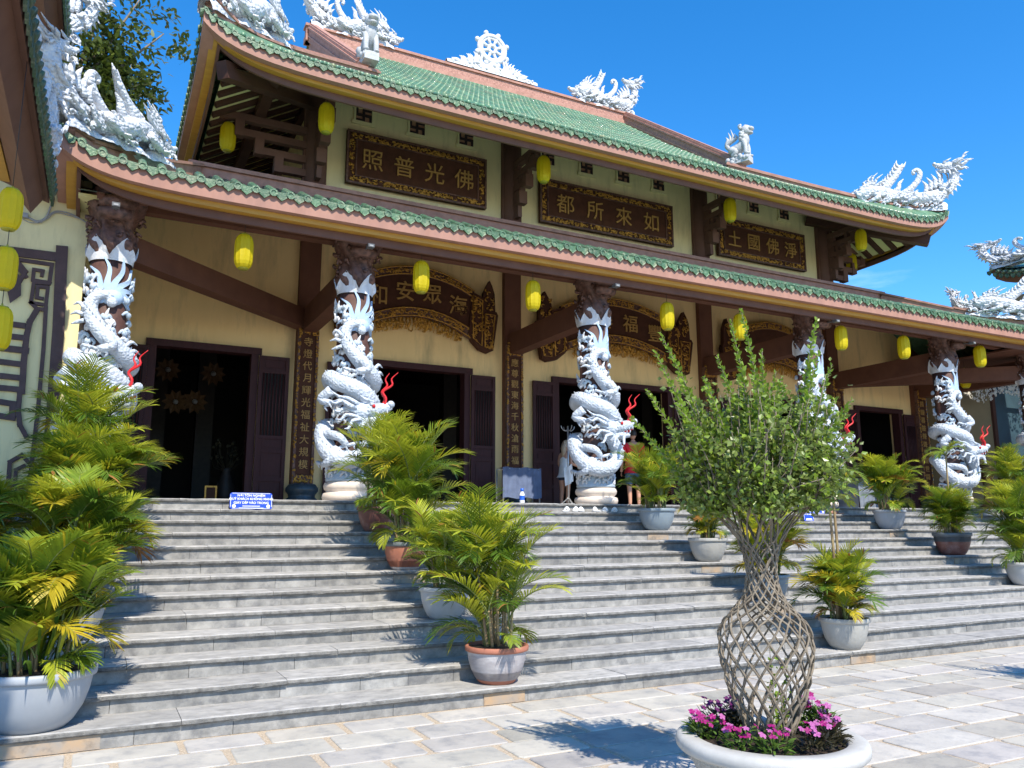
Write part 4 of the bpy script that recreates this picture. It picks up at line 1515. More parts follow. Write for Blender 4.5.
def fan_board(xc, hw, zb, chars, label, seed):
    """arched board with two scroll-shaped end panels, hung over a door"""
    rr_ = random.Random(seed)
    t_ = empty('arched_board', label, 'sign', (xc, YW - .16, zb), group='arched carved boards over the doors')
    s_ = hw / 1.8
    def arc(x, h0, dip): return h0 - dip * (x / (1.3 * s_)) ** 2
    n = 24
    xs_ = [-1.28 * s_ + 2.56 * s_ * i / n for i in range(n + 1)]
    b = MB()
    b.strip([(x, arc(x, 1.02, .36)) for x in xs_], [(x, arc(x, .22, .40)) for x in xs_], -.03, .05)
    b.build('panel', 'board_brown', t_)
    f = MB()
    # gilded upper and lower arcs
    f.strip([(x, arc(x, 1.18, .38)) for x in xs_], [(x, arc(x, .98, .36)) for x in xs_], -.055, .06)
    f.strip([(x, arc(x, .26, .40)) for x in xs_], [(x, arc(x, .06, .42)) for x in xs_], -.055, .06)
    for h0, dip in ((1.17, .38), (1.0, .36), (.25, .40), (.08, .42)):
        f.tube([Vector((x, -.06, arc(x, h0, dip))) for x in xs_], .014, 5, mi=1)
    for i in range(int(200 * s_)):
        x = rr_.uniform(-1.25, 1.25) * s_; top = rr_.random() < .5
        z = (arc(x, 1.08, .37) if top else arc(x, .165, .41)) + rr_.uniform(-.06, .06)
        r_ = rr_.uniform(.03, .06); a0 = rr_.uniform(0, 6); sg = rr_.choice((-1, 1))
        f.tube([Vector((x + math.cos(a0 + sg * q) * r_ * (1 - q / 8), -.06, z + math.sin(a0 + sg * q) * r_ * (1 - q / 8))) for q in (0, .9, 1.8, 2.7, 3.6)], [.012, .018, .008], 4, mi=1)
    f.build('frame', ['carved_wood', 'gold_leaf'], t_)
    # openwork fringe hanging under the lower arc
    g_ = MB()
    for i in range(int(110 * s_)):
        x = rr_.uniform(-1.0, 1.0) * s_
        z = arc(x, .03, .42) - rr_.uniform(.0, .26) * (1 - .45 * abs(x) / s_)
        r_ = rr_.uniform(.03, .065); a0 = rr_.uniform(0, 6); sg = rr_.choice((-1, 1))
        g_.tube([Vector((x + math.cos(a0 + sg * q) * r_ * (1 - q / 9), -.0, z + math.sin(a0 + sg * q) * r_ * (1 - q / 9))) for q in (0, .9, 1.8, 2.7, 3.6)], [.014, .022, .01], 5)
    for i in range(int(24 * s_)):
        x = -.98 * s_ + 1.96 * s_ * i / (24 * s_)
        g_.tube([Vector((x, 0, arc(x, .07, .42))), Vector((x + .02, 0, arc(x, -.08, .42))), Vector((x - .02, 0, arc(x, -.22, .36)))], [.022, .02, .008], 5)
    g_.build('fringe', 'gold_leaf', t_)
    # end panels shaped as open scrolls
    for sg in (-1, 1):
        e = MB()
        P = lambda pts: [(sg * x * s_, z) for x, z in pts]
        out1 = P([(1.22, .78), (1.50, .66), (1.52, .36), (1.80, .38), (1.84, .30), (1.72, -.52), (1.60, -.58), (1.40, -.52), (1.22, -.34), (1.14, -.20)])
        if sg < 0: out1 = out1[::-1]
        e.prism(out1, -.09, .06)
        out2 = P([(1.46, .40), (1.50, .80), (1.58, .98), (1.64, 1.10), (1.70, .98), (1.76, .80), (1.78, .36)])
        if sg < 0: out2 = out2[::-1]
        e.prism(out2, -.07, .05)
        def inpoly(x, z):
            return (1.22 < x < 1.48 and -.34 < z < .66) or (1.5 < x < 1.72 and -.45 < z < .32) or (1.54 < x < 1.72 and .4 < z < .92)
        for loop in ([(1.22, .70), (1.46, .60), (1.44, -.44), (1.24, -.28), (1.22, .70)], [(1.52, .30), (1.76, .30), (1.68, -.46), (1.52, -.46), (1.52, .30)]):
            e.tube([Vector((sg * x * s_, -.10, z)) for x, z in loop], .014, 5, mi=1)
        for _ in range(150):
            x = rr_.uniform(1.2, 1.8); z = rr_.uniform(-.5, 1.0)
            if not inpoly(x, z): continue
            r_ = rr_.uniform(.03, .06); a0 = rr_.uniform(0, 6)
            e.tube([Vector((sg * x * s_ + math.cos(a0 + q) * r_ * (1 - q / 8), -.095, z + math.sin(a0 + q) * r_ * (1 - q / 8))) for q in (0, .9, 1.8, 2.7, 3.6)], [.012, .02, .008], 4, mi=1)
        e.build('scroll_panel', ['board_brown', 'gold_leaf'], t_)
    if chars:
        k = len(chars)
        for i, ch in enumerate(chars):
            c = MB()
            x = (i - (k - 1) / 2) * .60 * s_
            put_text(c, ch, .46, x, -.05, arc(x, .62, .38), .03, .002)
            c.build('character', 'gold_letter', t_)


fan_board(5.83, 1.85, 5.95, '和安眾海', 'arched brown and gilt board reading 和安眾海 over the second door from the left', 4)
fan_board(11.0, 2.25, 5.90, '國泰福豐', 'arched brown and gilt board partly behind the third dragon column', 5)
fan_board(16.17, 1.85, 5.90, '', 'arched brown and gilt board mostly hidden behind the woven bonsai', 6)


def couplet(X, chars, label, seed):
    rr_ = random.Random(seed)
    t_ = empty('couplet_board', label, 'sign', (X, YW - .19, 4.05), group='gilt couplet boards on the wall posts')
    b = MB()
    b.box(-.20, .20, -.03, .045, -1.68, 1.56)
    b.build('panel', 'board_brown', t_)
    f = MB()
    for a, c in ((-.205, -.155), (.155, .205)):
        f.box(a, c, -.055, .04, -1.68, 1.56)
    f.box(-.155, .155, -.05, .04, -1.68, -1.50); f.box(-.155, .155, -.05, .04, 1.32, 1.56)
    gold_ornament(f, -.2, -.16, -1.6, 1.5, -.06, 60, rr_, s_=.03); gold_ornament(f, .16, .2, -1.6, 1.5, -.06, 60, rr_, s_=.03)
    gold_ornament(f, -.17, .17, -1.66, -1.5, -.06, 24, rr_); gold_ornament(f, -.19, .19, 1.3, 1.6, -.07, 50, rr_, s_=.06)
    f.build('frame', ['carved_wood', 'gold_leaf'], t_)
    for i, ch in enumerate(chars):
        c = MB()
        put_text(c, ch, .19, 0, -.04, 1.16 - i * .245, .02, .0)
        c.build('character', 'gold_letter', t_)


couplet(3.5, '寺燈代月輝光福祉大規模', 'tall couplet board of gold characters on the post beside the left door', 7)
couplet(8.15, '應尊觀東海千秋滄雨福沙', 'tall couplet board of gold characters on the post between the second and third doors', 8)
couplet(13.85, '法雨慈雲普蔭人天同福慧', 'tall couplet board of gold characters behind the woven bonsai', 9)
couplet(18.5, '佛光普照十方世界見真如', 'tall couplet board of gold characters hidden behind the fourth dragon column', 10)
couplet(22.1, '晨鐘暮鼓聲聲警醒世間人', 'tall narrow couplet board on the last wall post at right', 11)
# ================================================================== lanterns
def lantern_meshes(seed, h=.52, r=.135):
    s_ = MB()
    prof = []
    n = 36
    zs_ = [0, .015, .05, .10, .17, .5 * h, h - .17, h - .10, h - .05, h - .015, h]
    rs_ = [.55, .70, .86, .96, 1.0, 1.0, 1.0, .96, .86, .70, .55]
    vs_ = []
    for z, k in zip(zs_, rs_):
        for j in range(n):
            a = 2 * pi * j / n
            rr_ = r * k * (1 + (.035 if j % 3 == 0 else -.018))
            vs_.append((math.cos(a) * rr_, math.sin(a) * rr_, -h + z))
    fs = []
    for i in range(len(zs_) - 1):
        for j in range(n):
            j2 = (j + 1) % n
            fs.append((i * n + j, i * n + j2, (i + 1) * n + j2, (i + 1) * n + j))
    s_.add(vs_, fs, smooth=False)
    shade = s_.mesh('lantern_shade', 'lantern_yellow')
    c = MB()
    c.lathe([(r * .56, -h - .012), (r * .58, -h + .006), (r * .5, -h + .01)], 18)
    c.lathe([(r * .5, -.01), (r * .58, -.006), (r * .56, .012), (r * .2, .02)], 18)
    c.tube([(0, 0, .01), (0, 0, .05)], .012, 6)
    cap = c.mesh('lantern_cap', 'lantern_cap')
    return shade, cap


LSH, LCAP = lantern_meshes(0)


def lantern(x, y, z, label, group, cord=.4, sc=1.0, rz=0):
    """z = middle of the shade"""
    t_ = empty('paper_lantern', label, 'lantern', (x, y, z + .26 * sc), rz, group)
    t_.scale = (sc, sc, sc)
    link('lantern_shade', LSH, t_)
    link('lantern_cap', LCAP, t_)
    c = MB()
    c.tube([(0, 0, .02), (0, 0, .02 + cord / sc)], .005, 5)
    c.build('cord', 'cord_black', t_)
    return t_


G1 = 'yellow lanterns under the lower eave'
for i, (x, z, lb) in enumerate((
        (1.66, 5.65, 'yellow lantern under the lower eave above the leftmost door'),
        (4.50, 5.66, 'yellow lantern hanging in front of the first arched board, near the second column'),
        (6.62, 5.62, 'yellow lantern under the lower eave just left of the third dragon column'),
        (9.60, 5.60, 'yellow lantern under the lower eave with a bonsai shoot crossing it'),
        (11.47, 5.60, 'yellow lantern above the middle of the woven bonsai'),
        (14.42, 5.68, 'yellow lantern right of the fourth dragon column, by the tall bonsai shoot'),
        (16.5, 5.68, 'yellow lantern under the lower eave left of the fifth dragon column'),
        (19.35, 5.74, 'upper yellow lantern right of the fifth dragon column'))):
    lantern(x, 12.1, z, lb, G1, .42, 1.0, i * .4)
lantern(21.3, 13.8, 5.62, 'dim yellow lantern lower and farther back beside the fifth dragon column', G1, .8)
G2 = 'yellow lanterns under the upper roof'
for i, (x, y, z, lb) in enumerate((
        (1.75, 15.95, 9.28, 'yellow lantern in the dark gallery under the left end of the upper roof'),
        (3.36, 14.45, 9.36, 'yellow lantern at the left edge of the first upper wall bay'),
        (8.19, 14.45, 9.33, 'yellow lantern between the first and second upper name boards'),
        (13.56, 14.45, 9.38, 'yellow lantern between the second and third upper name boards'),
        (18.30, 14.45, 9.38, 'upper of the two yellow lanterns under the right end of the upper roof'),
        (19.7, 15.95, 9.36, 'lower of the two yellow lanterns under the right end of the upper roof'))):
    lantern(x, y, z, lb, G2, .55, 1.12, i * .5)
for i, (z, lb) in enumerate(((4.18, 'top lantern of the yellow string at the left edge'), (3.67, 'middle lantern of the yellow string at the left edge'), (3.17, 'lowest lantern of the yellow string at the left edge'))):
    lantern(-.84 + .01 * i, 7.5, z, lb, 'string of three yellow lanterns at the left edge', .28 if i else 1.3, .66, i * .7)

# ================================================================== palms
def leaf_strip(mb, base, d, side, L_, w_, droop, mi, tone, seg=3):
    """a narrow leaflet: tapering strip, folded a little along its length"""
    pts = []
    p = Vector(base); dd = Vector(d).normalized()
    for i in range(seg + 1):
        t_ = i / seg
        pts.append((p.copy(), w_ * (.55 + .9 * t_) if t_ < .5 else w_ * 2 * (1 - t_) + .001))
        p = p + dd * (L_ / seg)
        dd = (dd + Vector((0, 0, -droop / seg))).normalized()
    vs_ = []; fs = []
    for i, (q, ww) in enumerate(pts):
        vs_ += [tuple(q - side * ww), tuple(q + side * ww)]
    for i in range(seg):
        fs.append((2 * i, 2 * i + 1, 2 * i + 3, 2 * i + 2))
    mb.add(vs_, fs, mi=mi, tone=tone)


def frond(mb, base, az, el, L_, bend, rr_, mi, npair=22, leaf=.30, lw=.011, stalk=.22, mi_st=5, vee=.5, droop=.7, tw=0.0):
    N = 10
    p = Vector(base)
    h = Vector((math.cos(az), math.sin(az), 0))
    pts = []; dirs = []
    e = el
    for i in range(N + 1):
        d = h * math.cos(e) + Vector((0, 0, math.sin(e)))
        pts.append(p.copy()); dirs.append(d)
        p = p + d * (L_ / N)
        e -= bend / N * (1 + .9 * i / N)
        h = Matrix.Rotation(tw / N, 3, 'Z') @ h
    mb.tube(pts, [.011 * L_ + .003, .008 * L_ + .002, .002], 4, cap=False, mi=mi_st)
    t0 = rr_.uniform(.92, 1.08)
    for k in range(npair):
        t_ = stalk + (1 - stalk) * (k + .5) / npair
        x = t_ * N; i = min(int(x), N - 1); f = x - i
        q = pts[i].lerp(pts[i + 1], f); d = dirs[i]
        lat = d.cross(Vector((0, 0, 1)))
        lat = lat.normalized() if lat.length > .05 else Vector((-math.sin(az), math.cos(az), 0))
        upn = lat.cross(d).normalized()
        s_ = (t_ - stalk) / (1 - stalk)
        ll = leaf * (math.sin(min(1, s_ * 1.15 + .2) * pi * .62) ** .8) * (1 - .45 * s_ ** 3)
        fwd = .6 + .9 * s_
        for sg in (-1, 1):
            dl = (lat * sg + d * (fwd + rr_.uniform(-.1, .1)) + upn * (vee + rr_.uniform(-.12, .12))).normalized()
            side = (dl.cross(upn)).normalized()
            side = (side + upn * sg * .25).normalized()
            m_ = mi
            if mi in (0, 1) and rr_.random() < .03: m_ = 2
            if s_ > .9 and rr_.random() < .12: m_ = 3
            tn = t0 * rr_.uniform(.85, 1.15)
            leaf_strip(mb, q, dl, side, ll * rr_.uniform(.88, 1.06), lw * (1.15 - .4 * s_), droop * rr_.uniform(.7, 1.3), m_, (tn, tn, tn))
    leaf_strip(mb, pts[-1], dirs[-1], dirs[-1].orthogonal().normalized(), leaf * .4, lw, droop, mi, 1.0)


PALM_MATS = ['palm_green', 'palm_lime', 'palm_yellow', 'palm_orange', 'palm_deep', 'cane_green']


def palm_meshes(seed, H=1.2, nst=12, spread=.14, nper=4, fl=.75, mix=(.5, .36, .1, .04), npair=20, leaf=.27, lw=.011, lean=.35, low=6, broad=0, tall=()):
    rr_ = random.Random(seed)
    st = MB(); fo = MB()
    def pick():
        x = rr_.random(); c = 0
        for i, m_ in enumerate(mix):
            c += m_
            if x < c: return i
        return 0
    for i in range(nst):
        a = rr_.uniform(0, 2 * pi); r_ = spread * math.sqrt(rr_.random())
        h = H * (.10 + .52 * rr_.random() ** .9)
        b = Vector((math.cos(a) * r_, math.sin(a) * r_, 0))
        oa = a + rr_.uniform(-.5, .5)
        t_ = b + Vector((math.cos(oa), math.sin(oa), 0)) * (lean * h * rr_.uniform(.05, .6)) + Vector((0, 0, h))
        mid = (b + t_) / 2 + Vector((0, 0, .03 * h))
        pts = [b, mid, t_]
        st.tube(spline(pts, 4), [.017, .013, .010], 6, mi=rr_.choice((0, 0, 1)))
        # leaf scars on the cane
        for q in range(int(h / .07)):
            pp = b.lerp(t_, (q + .5) / int(h / .07)) + Vector((0, 0, .02))
        ga = rr_.uniform(0, 2 * pi)
        for k in range(nper):
            az = ga + k * 2.4 + rr_.uniform(-.3, .3)
            if rr_.random() < .5: az = oa + rr_.uniform(-1.3, 1.3)
            if k == 0: el = rr_.uniform(1.3, 1.5)
            else: el = rr_.uniform(.85, 1.35)
            L_ = fl * rr_.uniform(.7, 1.1) * (H * .55 / .7 if H < 1 else 1) ** .3
            base = t_ - Vector((0, 0, .03 * k))
            c_ = pick()
            if el > 1.1 and c_ > 1: c_ = 1
            if k >= 2 and rr_.random() < .35: c_ = 4
            frond(fo, base, az, el, L_, rr_.uniform(.45, 1.15) * (1.4 if c_ > 1 else 1), rr_, c_, npair, leaf * 1.18 * rr_.uniform(.85, 1.1), lw, rr_.uniform(.18, .3), 5, rr_.uniform(.2, .5), rr_.uniform(.25, .8), rr_.uniform(-.5, .5))
    for i in range(low):     # low arching leaves hiding the foot
        a = rr_.uniform(0, 2 * pi)
        frond(fo, (math.cos(a) * spread * .7, math.sin(a) * spread * .7, .06), a, rr_.uniform(.7, 1.2), fl * rr_.uniform(.45, .75), rr_.uniform(1.0, 1.8), rr_, pick(), int(npair * .7), leaf * .7, lw, .25, 5, .35, .8)
    for i in range(broad):   # broad strap leaves
        a = rr_.uniform(0, 2 * pi); el = rr_.uniform(.8, 1.45); L_ = rr_.uniform(.45, .85) * H * .6
        r_ = spread * 1.3 * rr_.random()
        b = Vector((math.cos(a) * r_, math.sin(a) * r_, rr_.uniform(0, H * .45)))
        d = Vector((math.cos(a) * math.cos(el), math.sin(a) * math.cos(el), math.sin(el)))
        sd_ = d.cross(Vector((0, 0, 1))).normalized()
        leaf_strip(fo, b, d, sd_, L_, rr_.uniform(.012, .022), rr_.uniform(.6, 1.4), rr_.choice((4, 4, 0, 1)), rr_.uniform(.8, 1.2), seg=6)
    for (dx, dy, h, nf, ff) in tall:   # slender single trunks standing above the clump
        t_ = Vector((dx * 1.15, dy * 1.15, h))
        st.tube(spline([Vector((dx, dy, 0)), Vector((dx * 1.05 + .01, dy, h * .5)), t_], 5), [.022, .018, .014], 7, mi=0)
        for k in range(nf):
            frond(fo, t_, k * 2.4 + rr_.random(), rr_.uniform(.35, 1.25), ff * rr_.uniform(.8, 1.1), rr_.uniform(1.0, 1.7), rr_, rr_.choice((0, 0, 1)), 16, leaf * .8, lw, .25, 5, .4, .9)
    return st.mesh('canes', ['cane', 'cane_green']), fo.mesh('fronds', PALM_MATS)


def pot_meshes(D, Hh, style):
    """bowl with a rolled rim; returns list of (name, mesh, z of soil)"""
    r_ = D / 2
    b = MB()
    prof = [(.50, 0), (.54, .01), (.66, .12), (.80, .34), (.89, .60), (.93, .82), (.935, .86)]
    mats = {'plastic': 'pot_plastic', 'white': 'pot_white', 'terracotta': 'pot_terracotta', 'stone': 'pot_stone', 'slate': 'pot_slate',
            'brown': 'pot_redbrown', 'bluegrey': 'pot_bluegrey'}
    if style == 'terracotta':
        sl = [('pot_terracotta', 0, 3), ('pot_glaze_grey', 2, 6)]
    elif style == 'slate':
        sl = [('pot_redbrown', 0, 5), ('pot_slate', 4, 6)]
    elif style == 'brownglaze':
        sl = [('pot_glaze_grey', 0, 3), ('pot_terracotta', 2, 6)]
    else:
        sl = [(mats.get(style, 'pot_stone'), 0, 6)]
    mt = []
    for nm, a, c in sl:
        if nm not in mt: mt.append(nm)
        b.lathe([(x * r_, z * Hh) for x, z in prof[a:c + 1]], 40, cap=False, mi=mt.index(nm))
    rim = {'terracotta': 'pot_terracotta', 'slate': 'pot_slate', 'brownglaze': 'pot_slate'}.get(style, mt[0])
    c = MB()
    c.lathe([(.93 * r_, .84 * Hh), (.99 * r_, .86 * Hh), (1.0 * r_, .90 * Hh), (1.0 * r_, .98 * Hh), (.97 * r_, Hh), (.90 * r_, .99 * Hh), (.88 * r_, .90 * Hh)], 40, cap=False)
    s_ = MB()
    def sl_(u, v):
        a = u * 2 * pi; q = v * .895 * r_
        return (math.cos(a) * q, math.sin(a) * q, Hh * .91 + .025 * (1 - v * v) + .012 * noise.noise(Vector((math.cos(a) * q * 14, math.sin(a) * q * 14, 0))))
    s_.grid(sl_, 24, 6)
    return [('pot', b.mesh('pot', mt)), ('pot_rim', c.mesh('pot_rim', rim)), ('soil', s_.mesh('soil', 'soil'))], Hh * .92


def potted_palm(x, y, z, D, Hh, style, palm, label, group, rz=0.0, sc=1.0, pebble=False):
    t_ = empty('potted_palm', label, 'potted palm', (x, y, z), rz, group)
    parts, zs_ = pot_meshes(D, Hh, style)
    for nm, me in parts: link(nm, me, t_)
    for nm, me in zip(('canes', 'fronds'), palm):
        o = link(nm, me, t_)
        o.location = (0, 0, zs_)
        o.scale = (sc, sc, sc)
    # small ground leaves at the foot
    return t_


P_tall = palm_meshes(1, 1.5, 17, .14, 4, .70, (.42, .42, .12, .04), 20, .25, .010, .3, 8)
P_mid = palm_meshes(2, 1.05, 15, .15, 4, .58, (.44, .40, .13, .03), 19, .22, .010, .35, 8)
P_mid2 = palm_meshes(3, 1.10, 14, .16, 4, .60, (.50, .38, .09, .03), 19, .23, .010, .4, 8)
P_low = palm_meshes(4, .78, 15, .15, 4, .46, (.30, .42, .22, .06), 18, .20, .010, .4, 8)
P_yel = palm_meshes(5, .82, 13, .15, 4, .50, (.16, .34, .40, .10), 18, .21, .010, .4, 8)
P_dense = palm_meshes(6, 1.0, 20, .16, 4, .55, (.55, .34, .09, .02), 20, .22, .011, .45, 12)
P_stem = palm_meshes(7, .84, 16, .15, 4, .50, (.24, .36, .32, .08), 18, .21, .010, .42, 10, tall=((-.10, .02, 1.42, 8, .50), (.12, .1, 1.68, 10, .58)))
P_stem2 = palm_meshes(8, .86, 18, .15, 4, .50, (.38, .40, .18, .04), 18, .21, .010, .4, 10, tall=((-.02, -.04, 1.42, 8, .42),))
P_big = palm_meshes(9, 1.7, 26, .22, 5, .72, (.34, .46, .15, .05), 24, .33, .012, .45, 12)
P_front = palm_meshes(10, 1.25, 24, .26, 4, .62, (.42, .36, .14, .05), 24, .28, .012, .4, 12, broad=150)


def yt(k): return D0 + (k - 1) * TD + .22


Ga = 'potted palms climbing the steps in the row below the second column'
potted_palm(3.45, yt(1) + .02, RI, .60, .34, 'terracotta', P_tall, 'tall bushy palm in a terracotta pot with a grey band, on the lowest step', Ga, .5, 1.0)
potted_palm(3.43, yt(4), 4 * RI, .56, .34, 'white', P_mid, 'short palm in a pale grey bowl on the fourth step, behind the banded terracotta pot', Ga, 1.7, .92)
potted_palm(3.43, yt(7), 7 * RI, .56, .34, 'brownglaze', P_tall, 'palm in a brown and grey bowl on the seventh step, below the second column', Ga, 2.6, 1.05)
potted_palm(3.46, yt(10), 10 * RI, .56, .34, 'brown', P_tall, 'palm in a red-brown pot highest in the row below the second column', Ga, 4.1, .95)
Gb = 'potted palms climbing the steps in the row below the third column'
potted_palm(8.05, yt(1) - .02, RI, .58, .36, 'stone', P_stem, 'yellowish palm with two slender taller trunks in a grey stone bowl on the lowest step', Gb, .2, 1.0)
potted_palm(8.15, yt(4), 4 * RI, .56, .34, 'bluegrey', P_yel, 'yellow-leaved palm in a blue-grey bowl half hidden behind the woven bonsai', Gb, 2.1, 1.1)
potted_palm(8.22, yt(7), 7 * RI, .58, .35, 'stone', P_yel, 'short yellow-green palm in a rough grey stone bowl on the seventh step', Gb, 1.1, .82)
potted_palm(8.26, yt(10), 10 * RI, .62, .36, 'bluegrey', P_mid2, 'tall palm in a wide blue-grey bowl near the top step, left of the bonsai crown', Gb, 5.2, .98)
Gc = 'potted palms climbing the steps in the row below the fourth column'
potted_palm(13.9, yt(4), 4 * RI, .62, .38, 'white', P_tall, 'palm in a pale bowl cut by the right edge of the photo', Gc, 1.0, 1.0)
potted_palm(13.95, yt(7), 7 * RI, .66, .40, 'slate', P_stem2, 'palm with one slender trunk in a dark slate and red-brown bowl', Gc, 2.2, 1.02)
potted_palm(13.95, yt(10), 10 * RI, .62, .38, 'plastic', P_dense, 'rounded green palm in a light grey bowl near the top step, fourth-column row', Gc, .9, 1.12)
Gd = 'potted palms on the steps in the row below the fifth column'
potted_palm(18.2, yt(10), 10 * RI, .62, .38, 'white', P_tall, 'tall palm at the right edge of the photo, near the top step', Gd, .3, 1.0)
Ge = 'potted palms massed on the steps at the far left'
potted_palm(-.30, yt(1) + .02, RI, .80, .42, 'plastic', P_front, 'big strap-leaved palm clump in a large blue-white bowl, nearest at far left', Ge, .4, .86)
potted_palm(-.15, yt(4), 4 * RI, .62, .38, 'plastic', P_big, 'tall yellow-green palm second in the far-left mass', Ge, 2.0, .74)
potted_palm(-.10, yt(7), 7 * RI, .62, .38, 'stone', P_big, 'tall palm third in the far-left mass, against the left door', Ge, 4.0, .80)
potted_palm(-.12, yt(10), 10 * RI, .62, .38, 'stone', P_tall, 'farthest palm in the far-left mass, in front of the first dragon column', Ge, 1.3, 1.12)
potted_palm(-.98, yt(5), 5 * RI, .62, .38, 'stone', P_big, 'leftmost palm in the far-left mass, in front of the patterned wall', Ge, 5.0, .62)


# ================================================================== woven bonsai in the white planter
def bonsai(loc, label, label2, seed):
    rr_ = random.Random(seed)
    PX, PYY = loc
    # planter
    pl = empty('round_planter', label2, 'planter', (PX, PYY, 0), group='white stone planters on the paving')
    b = MB()
    b.lathe([(.30, 0), (.33, .02), (.38, .12), (.43, .26), (.452, .31)], 56, cap=False)
    b.lathe([(.452, .31), (.458, .313), (.456, .322), (.462, .345)], 56, cap=False)
    b.build('planter_body', 'planter_wash', pl)
    b = MB()
    b.lathe([(.455, .335), (.51, .35), (.525, .365), (.528, .395), (.52, .415), (.50, .425), (.42, .425), (.405, .41), (.40, .37)], 64, cap=False)
    b.build('planter_rim', 'planter_rim', pl)
    s_ = MB()
    s_.grid(lambda u, v: (math.cos(u * 2 * pi) * v * .402, math.sin(u * 2 * pi) * v * .402, .385 + .03 * (1 - v) + .012 * noise.noise(Vector((math.cos(u * 6.28) * v * 6, math.sin(u * 6.28) * v * 6, 3)))), 30, 8)
    s_.build('soil', 'soil', pl)
    # tree
    t_ = empty('woven_bonsai', label, 'bonsai tree', (PX, PYY, .40), group='woven bonsai trees')
    prof = [(0, .105), (.10, .145), (.20, .19), (.32, .228), (.42, .25), (.52, .262), (.58, .258), (.64, .235), (.69, .19), (.74, .145), (.80, .105), (.87, .086), (.95, .082), (1.03, .095), (1.11, .125), (1.18, .17), (1.25, .23), (1.31, .29)]
    def rad(z):
        for (a, ra), (c, rc) in zip(prof, prof[1:]):
            if z <= c: return ra + (rc - ra) * (z - a) / (c - a)
        return prof[-1][1]
    st = MB()
    NSd = 17
    tips = []
    for sg in (-1, 1):
        for i in range(NSd):
            a0 = 2 * pi * (i + (.5 if sg > 0 else 0)) / NSd
            pts = []
            n = 64
            ph = a0
            turn = 1.0 + rr_.uniform(-.03, .03)
            z = 0
            top = rr_.uniform(1.18, 1.31)
            for k in range(n + 1):
                z = top * k / n
                r_ = rad(z)
                ph += sg * .052 * turn * (1.0 if z < .66 else 2.3 if z < 1.12 else .7)
                off = .005 * sg * math.cos((ph - a0) * NSd) + .002
                pts.append(Vector((math.cos(ph) * (r_ + off), math.sin(ph) * (r_ + off), z)))
            st.tube(pts, [rr_.uniform(.0075, .010), .0065, .0055, .005], 6)
            tips.append((pts[-1], (pts[-1] - pts[-3]).normalized()))
    st.build('woven_trunk', 'bark', t_)
    br = MB(); lf = MB()
    def leaf(p, d, s_, mi, tn):
        d = d.normalized()
        n_ = Vector((rr_.gauss(0, 1), rr_.gauss(0, 1), rr_.gauss(.6, 1)))
        side = d.cross(n_)
        if side.length < .1: return
        side.normalize()
        upn = side.cross(d)
        vs_ = [p, p + d * s_ * .45 + side * s_ * .36 + upn * s_ * .10, p + d * s_, p + d * s_ * .45 - side * s_ * .36 + upn * s_ * .10, p + d * s_ * .5]
        lf.add([tuple(q) for q in vs_], [(0, 1, 4), (1, 2, 4), (2, 3, 4), (3, 0, 4)], mi=mi, tone=tn)
    twigs = []
    for (p, d) in tips:
        for j in range(3):
            out = Vector((p.x, p.y, 0)).normalized()
            a = rr_.uniform(-.9, .9)
            out = Matrix.Rotation(a, 3, 'Z') @ out
            L_ = rr_.uniform(.22, .50)
            e = p + out * L_ * rr_.uniform(.2, .72) + Vector((0, 0, L_ * rr_.uniform(.35, 1.05)))
            mid = p + d * L_ * .35
            pp = spline([p, mid, e], 5)
            br.tube(pp, [.006, .0045, .0025], 5)
            twigs.append(pp)
    # inner shoots so that the crown is not hollow
    for i in range(110):
        a = rr_.uniform(0, 6.28); r_ = .36 * math.sqrt(rr_.random())
        p = Vector((math.cos(a) * r_, math.sin(a) * r_, rr_.uniform(1.30, 1.52)))
        e = p + Vector((math.cos(a) * rr_.uniform(0, .22), math.sin(a) * rr_.uniform(0, .22), rr_.uniform(.18, .56)))
        pp = spline([p, (p + e) / 2 + Vector((rr_.uniform(-.04, .04), rr_.uniform(-.04, .04), 0)), e], 5)
        br.tube(pp, [.005, .003], 4)
        twigs.append(pp)
    for pp in twigs:
        for k in range(88):
            q = pp[min(len(pp) - 1, 1 + int(rr_.random() * (len(pp) - 1)))] + Vector((rr_.gauss(0, .055), rr_.gauss(0, .055), rr_.gauss(.01, .045)))
            if q.z < 1.25 + .12 * noise.noise(q * 9) + max(0, .35 - math.hypot(q.x, q.y)) * .25 or math.hypot(q.x, q.y) > .60 or rr_.random() < (q.z - 1.62) * 1.6: continue
            if noise.noise(q * 7.0) < -.22: continue
            dl = Vector((rr_.gauss(0, 1), rr_.gauss(0, 1), rr_.gauss(.3, .8)))
            tn = rr_.uniform(.75, 1.25)
            leaf(q, dl, rr_.uniform(.027, .046), 0 if rr_.random() < .80 else 1, (tn, tn, tn * rr_.uniform(.7, 1.3)))
    # long young shoots with paired leaves. endpoints relative to the planter centre (x across the photo, height)
    shoots = [(-.66, 1.32, -.30, 1.96), (-.40, 1.45, -.62, 2.22), (-.42, 1.40, -.64, 2.02), (-.30, 1.5, -.56, 2.36), (-.20, 1.45, -.33, 1.98), (-.08, 1.5, -.16, 2.40), (-.02, 1.5, -.09, 2.10),
              (.05, 1.5, -.06, 2.50), (.12, 1.45, .02, 2.22), (.28, 1.5, .36, 2.42), (.24, 1.4, .33, 2.20), (.34, 1.45, .48, 2.16), (.36, 1.42, .60, 1.88), (.30, 1.38, .50, 1.96), (-.24, 1.5, -.42, 2.12),
              (-.46, 1.35, -.72, 1.86), (.0, 1.6, .10, 2.02), (.18, 1.5, .22, 2.06), (-.12, 1.6, -.24, 2.20)]
    rx = Vector((cy, -sy, 0)); ry = Vector((sy, cy, 0))
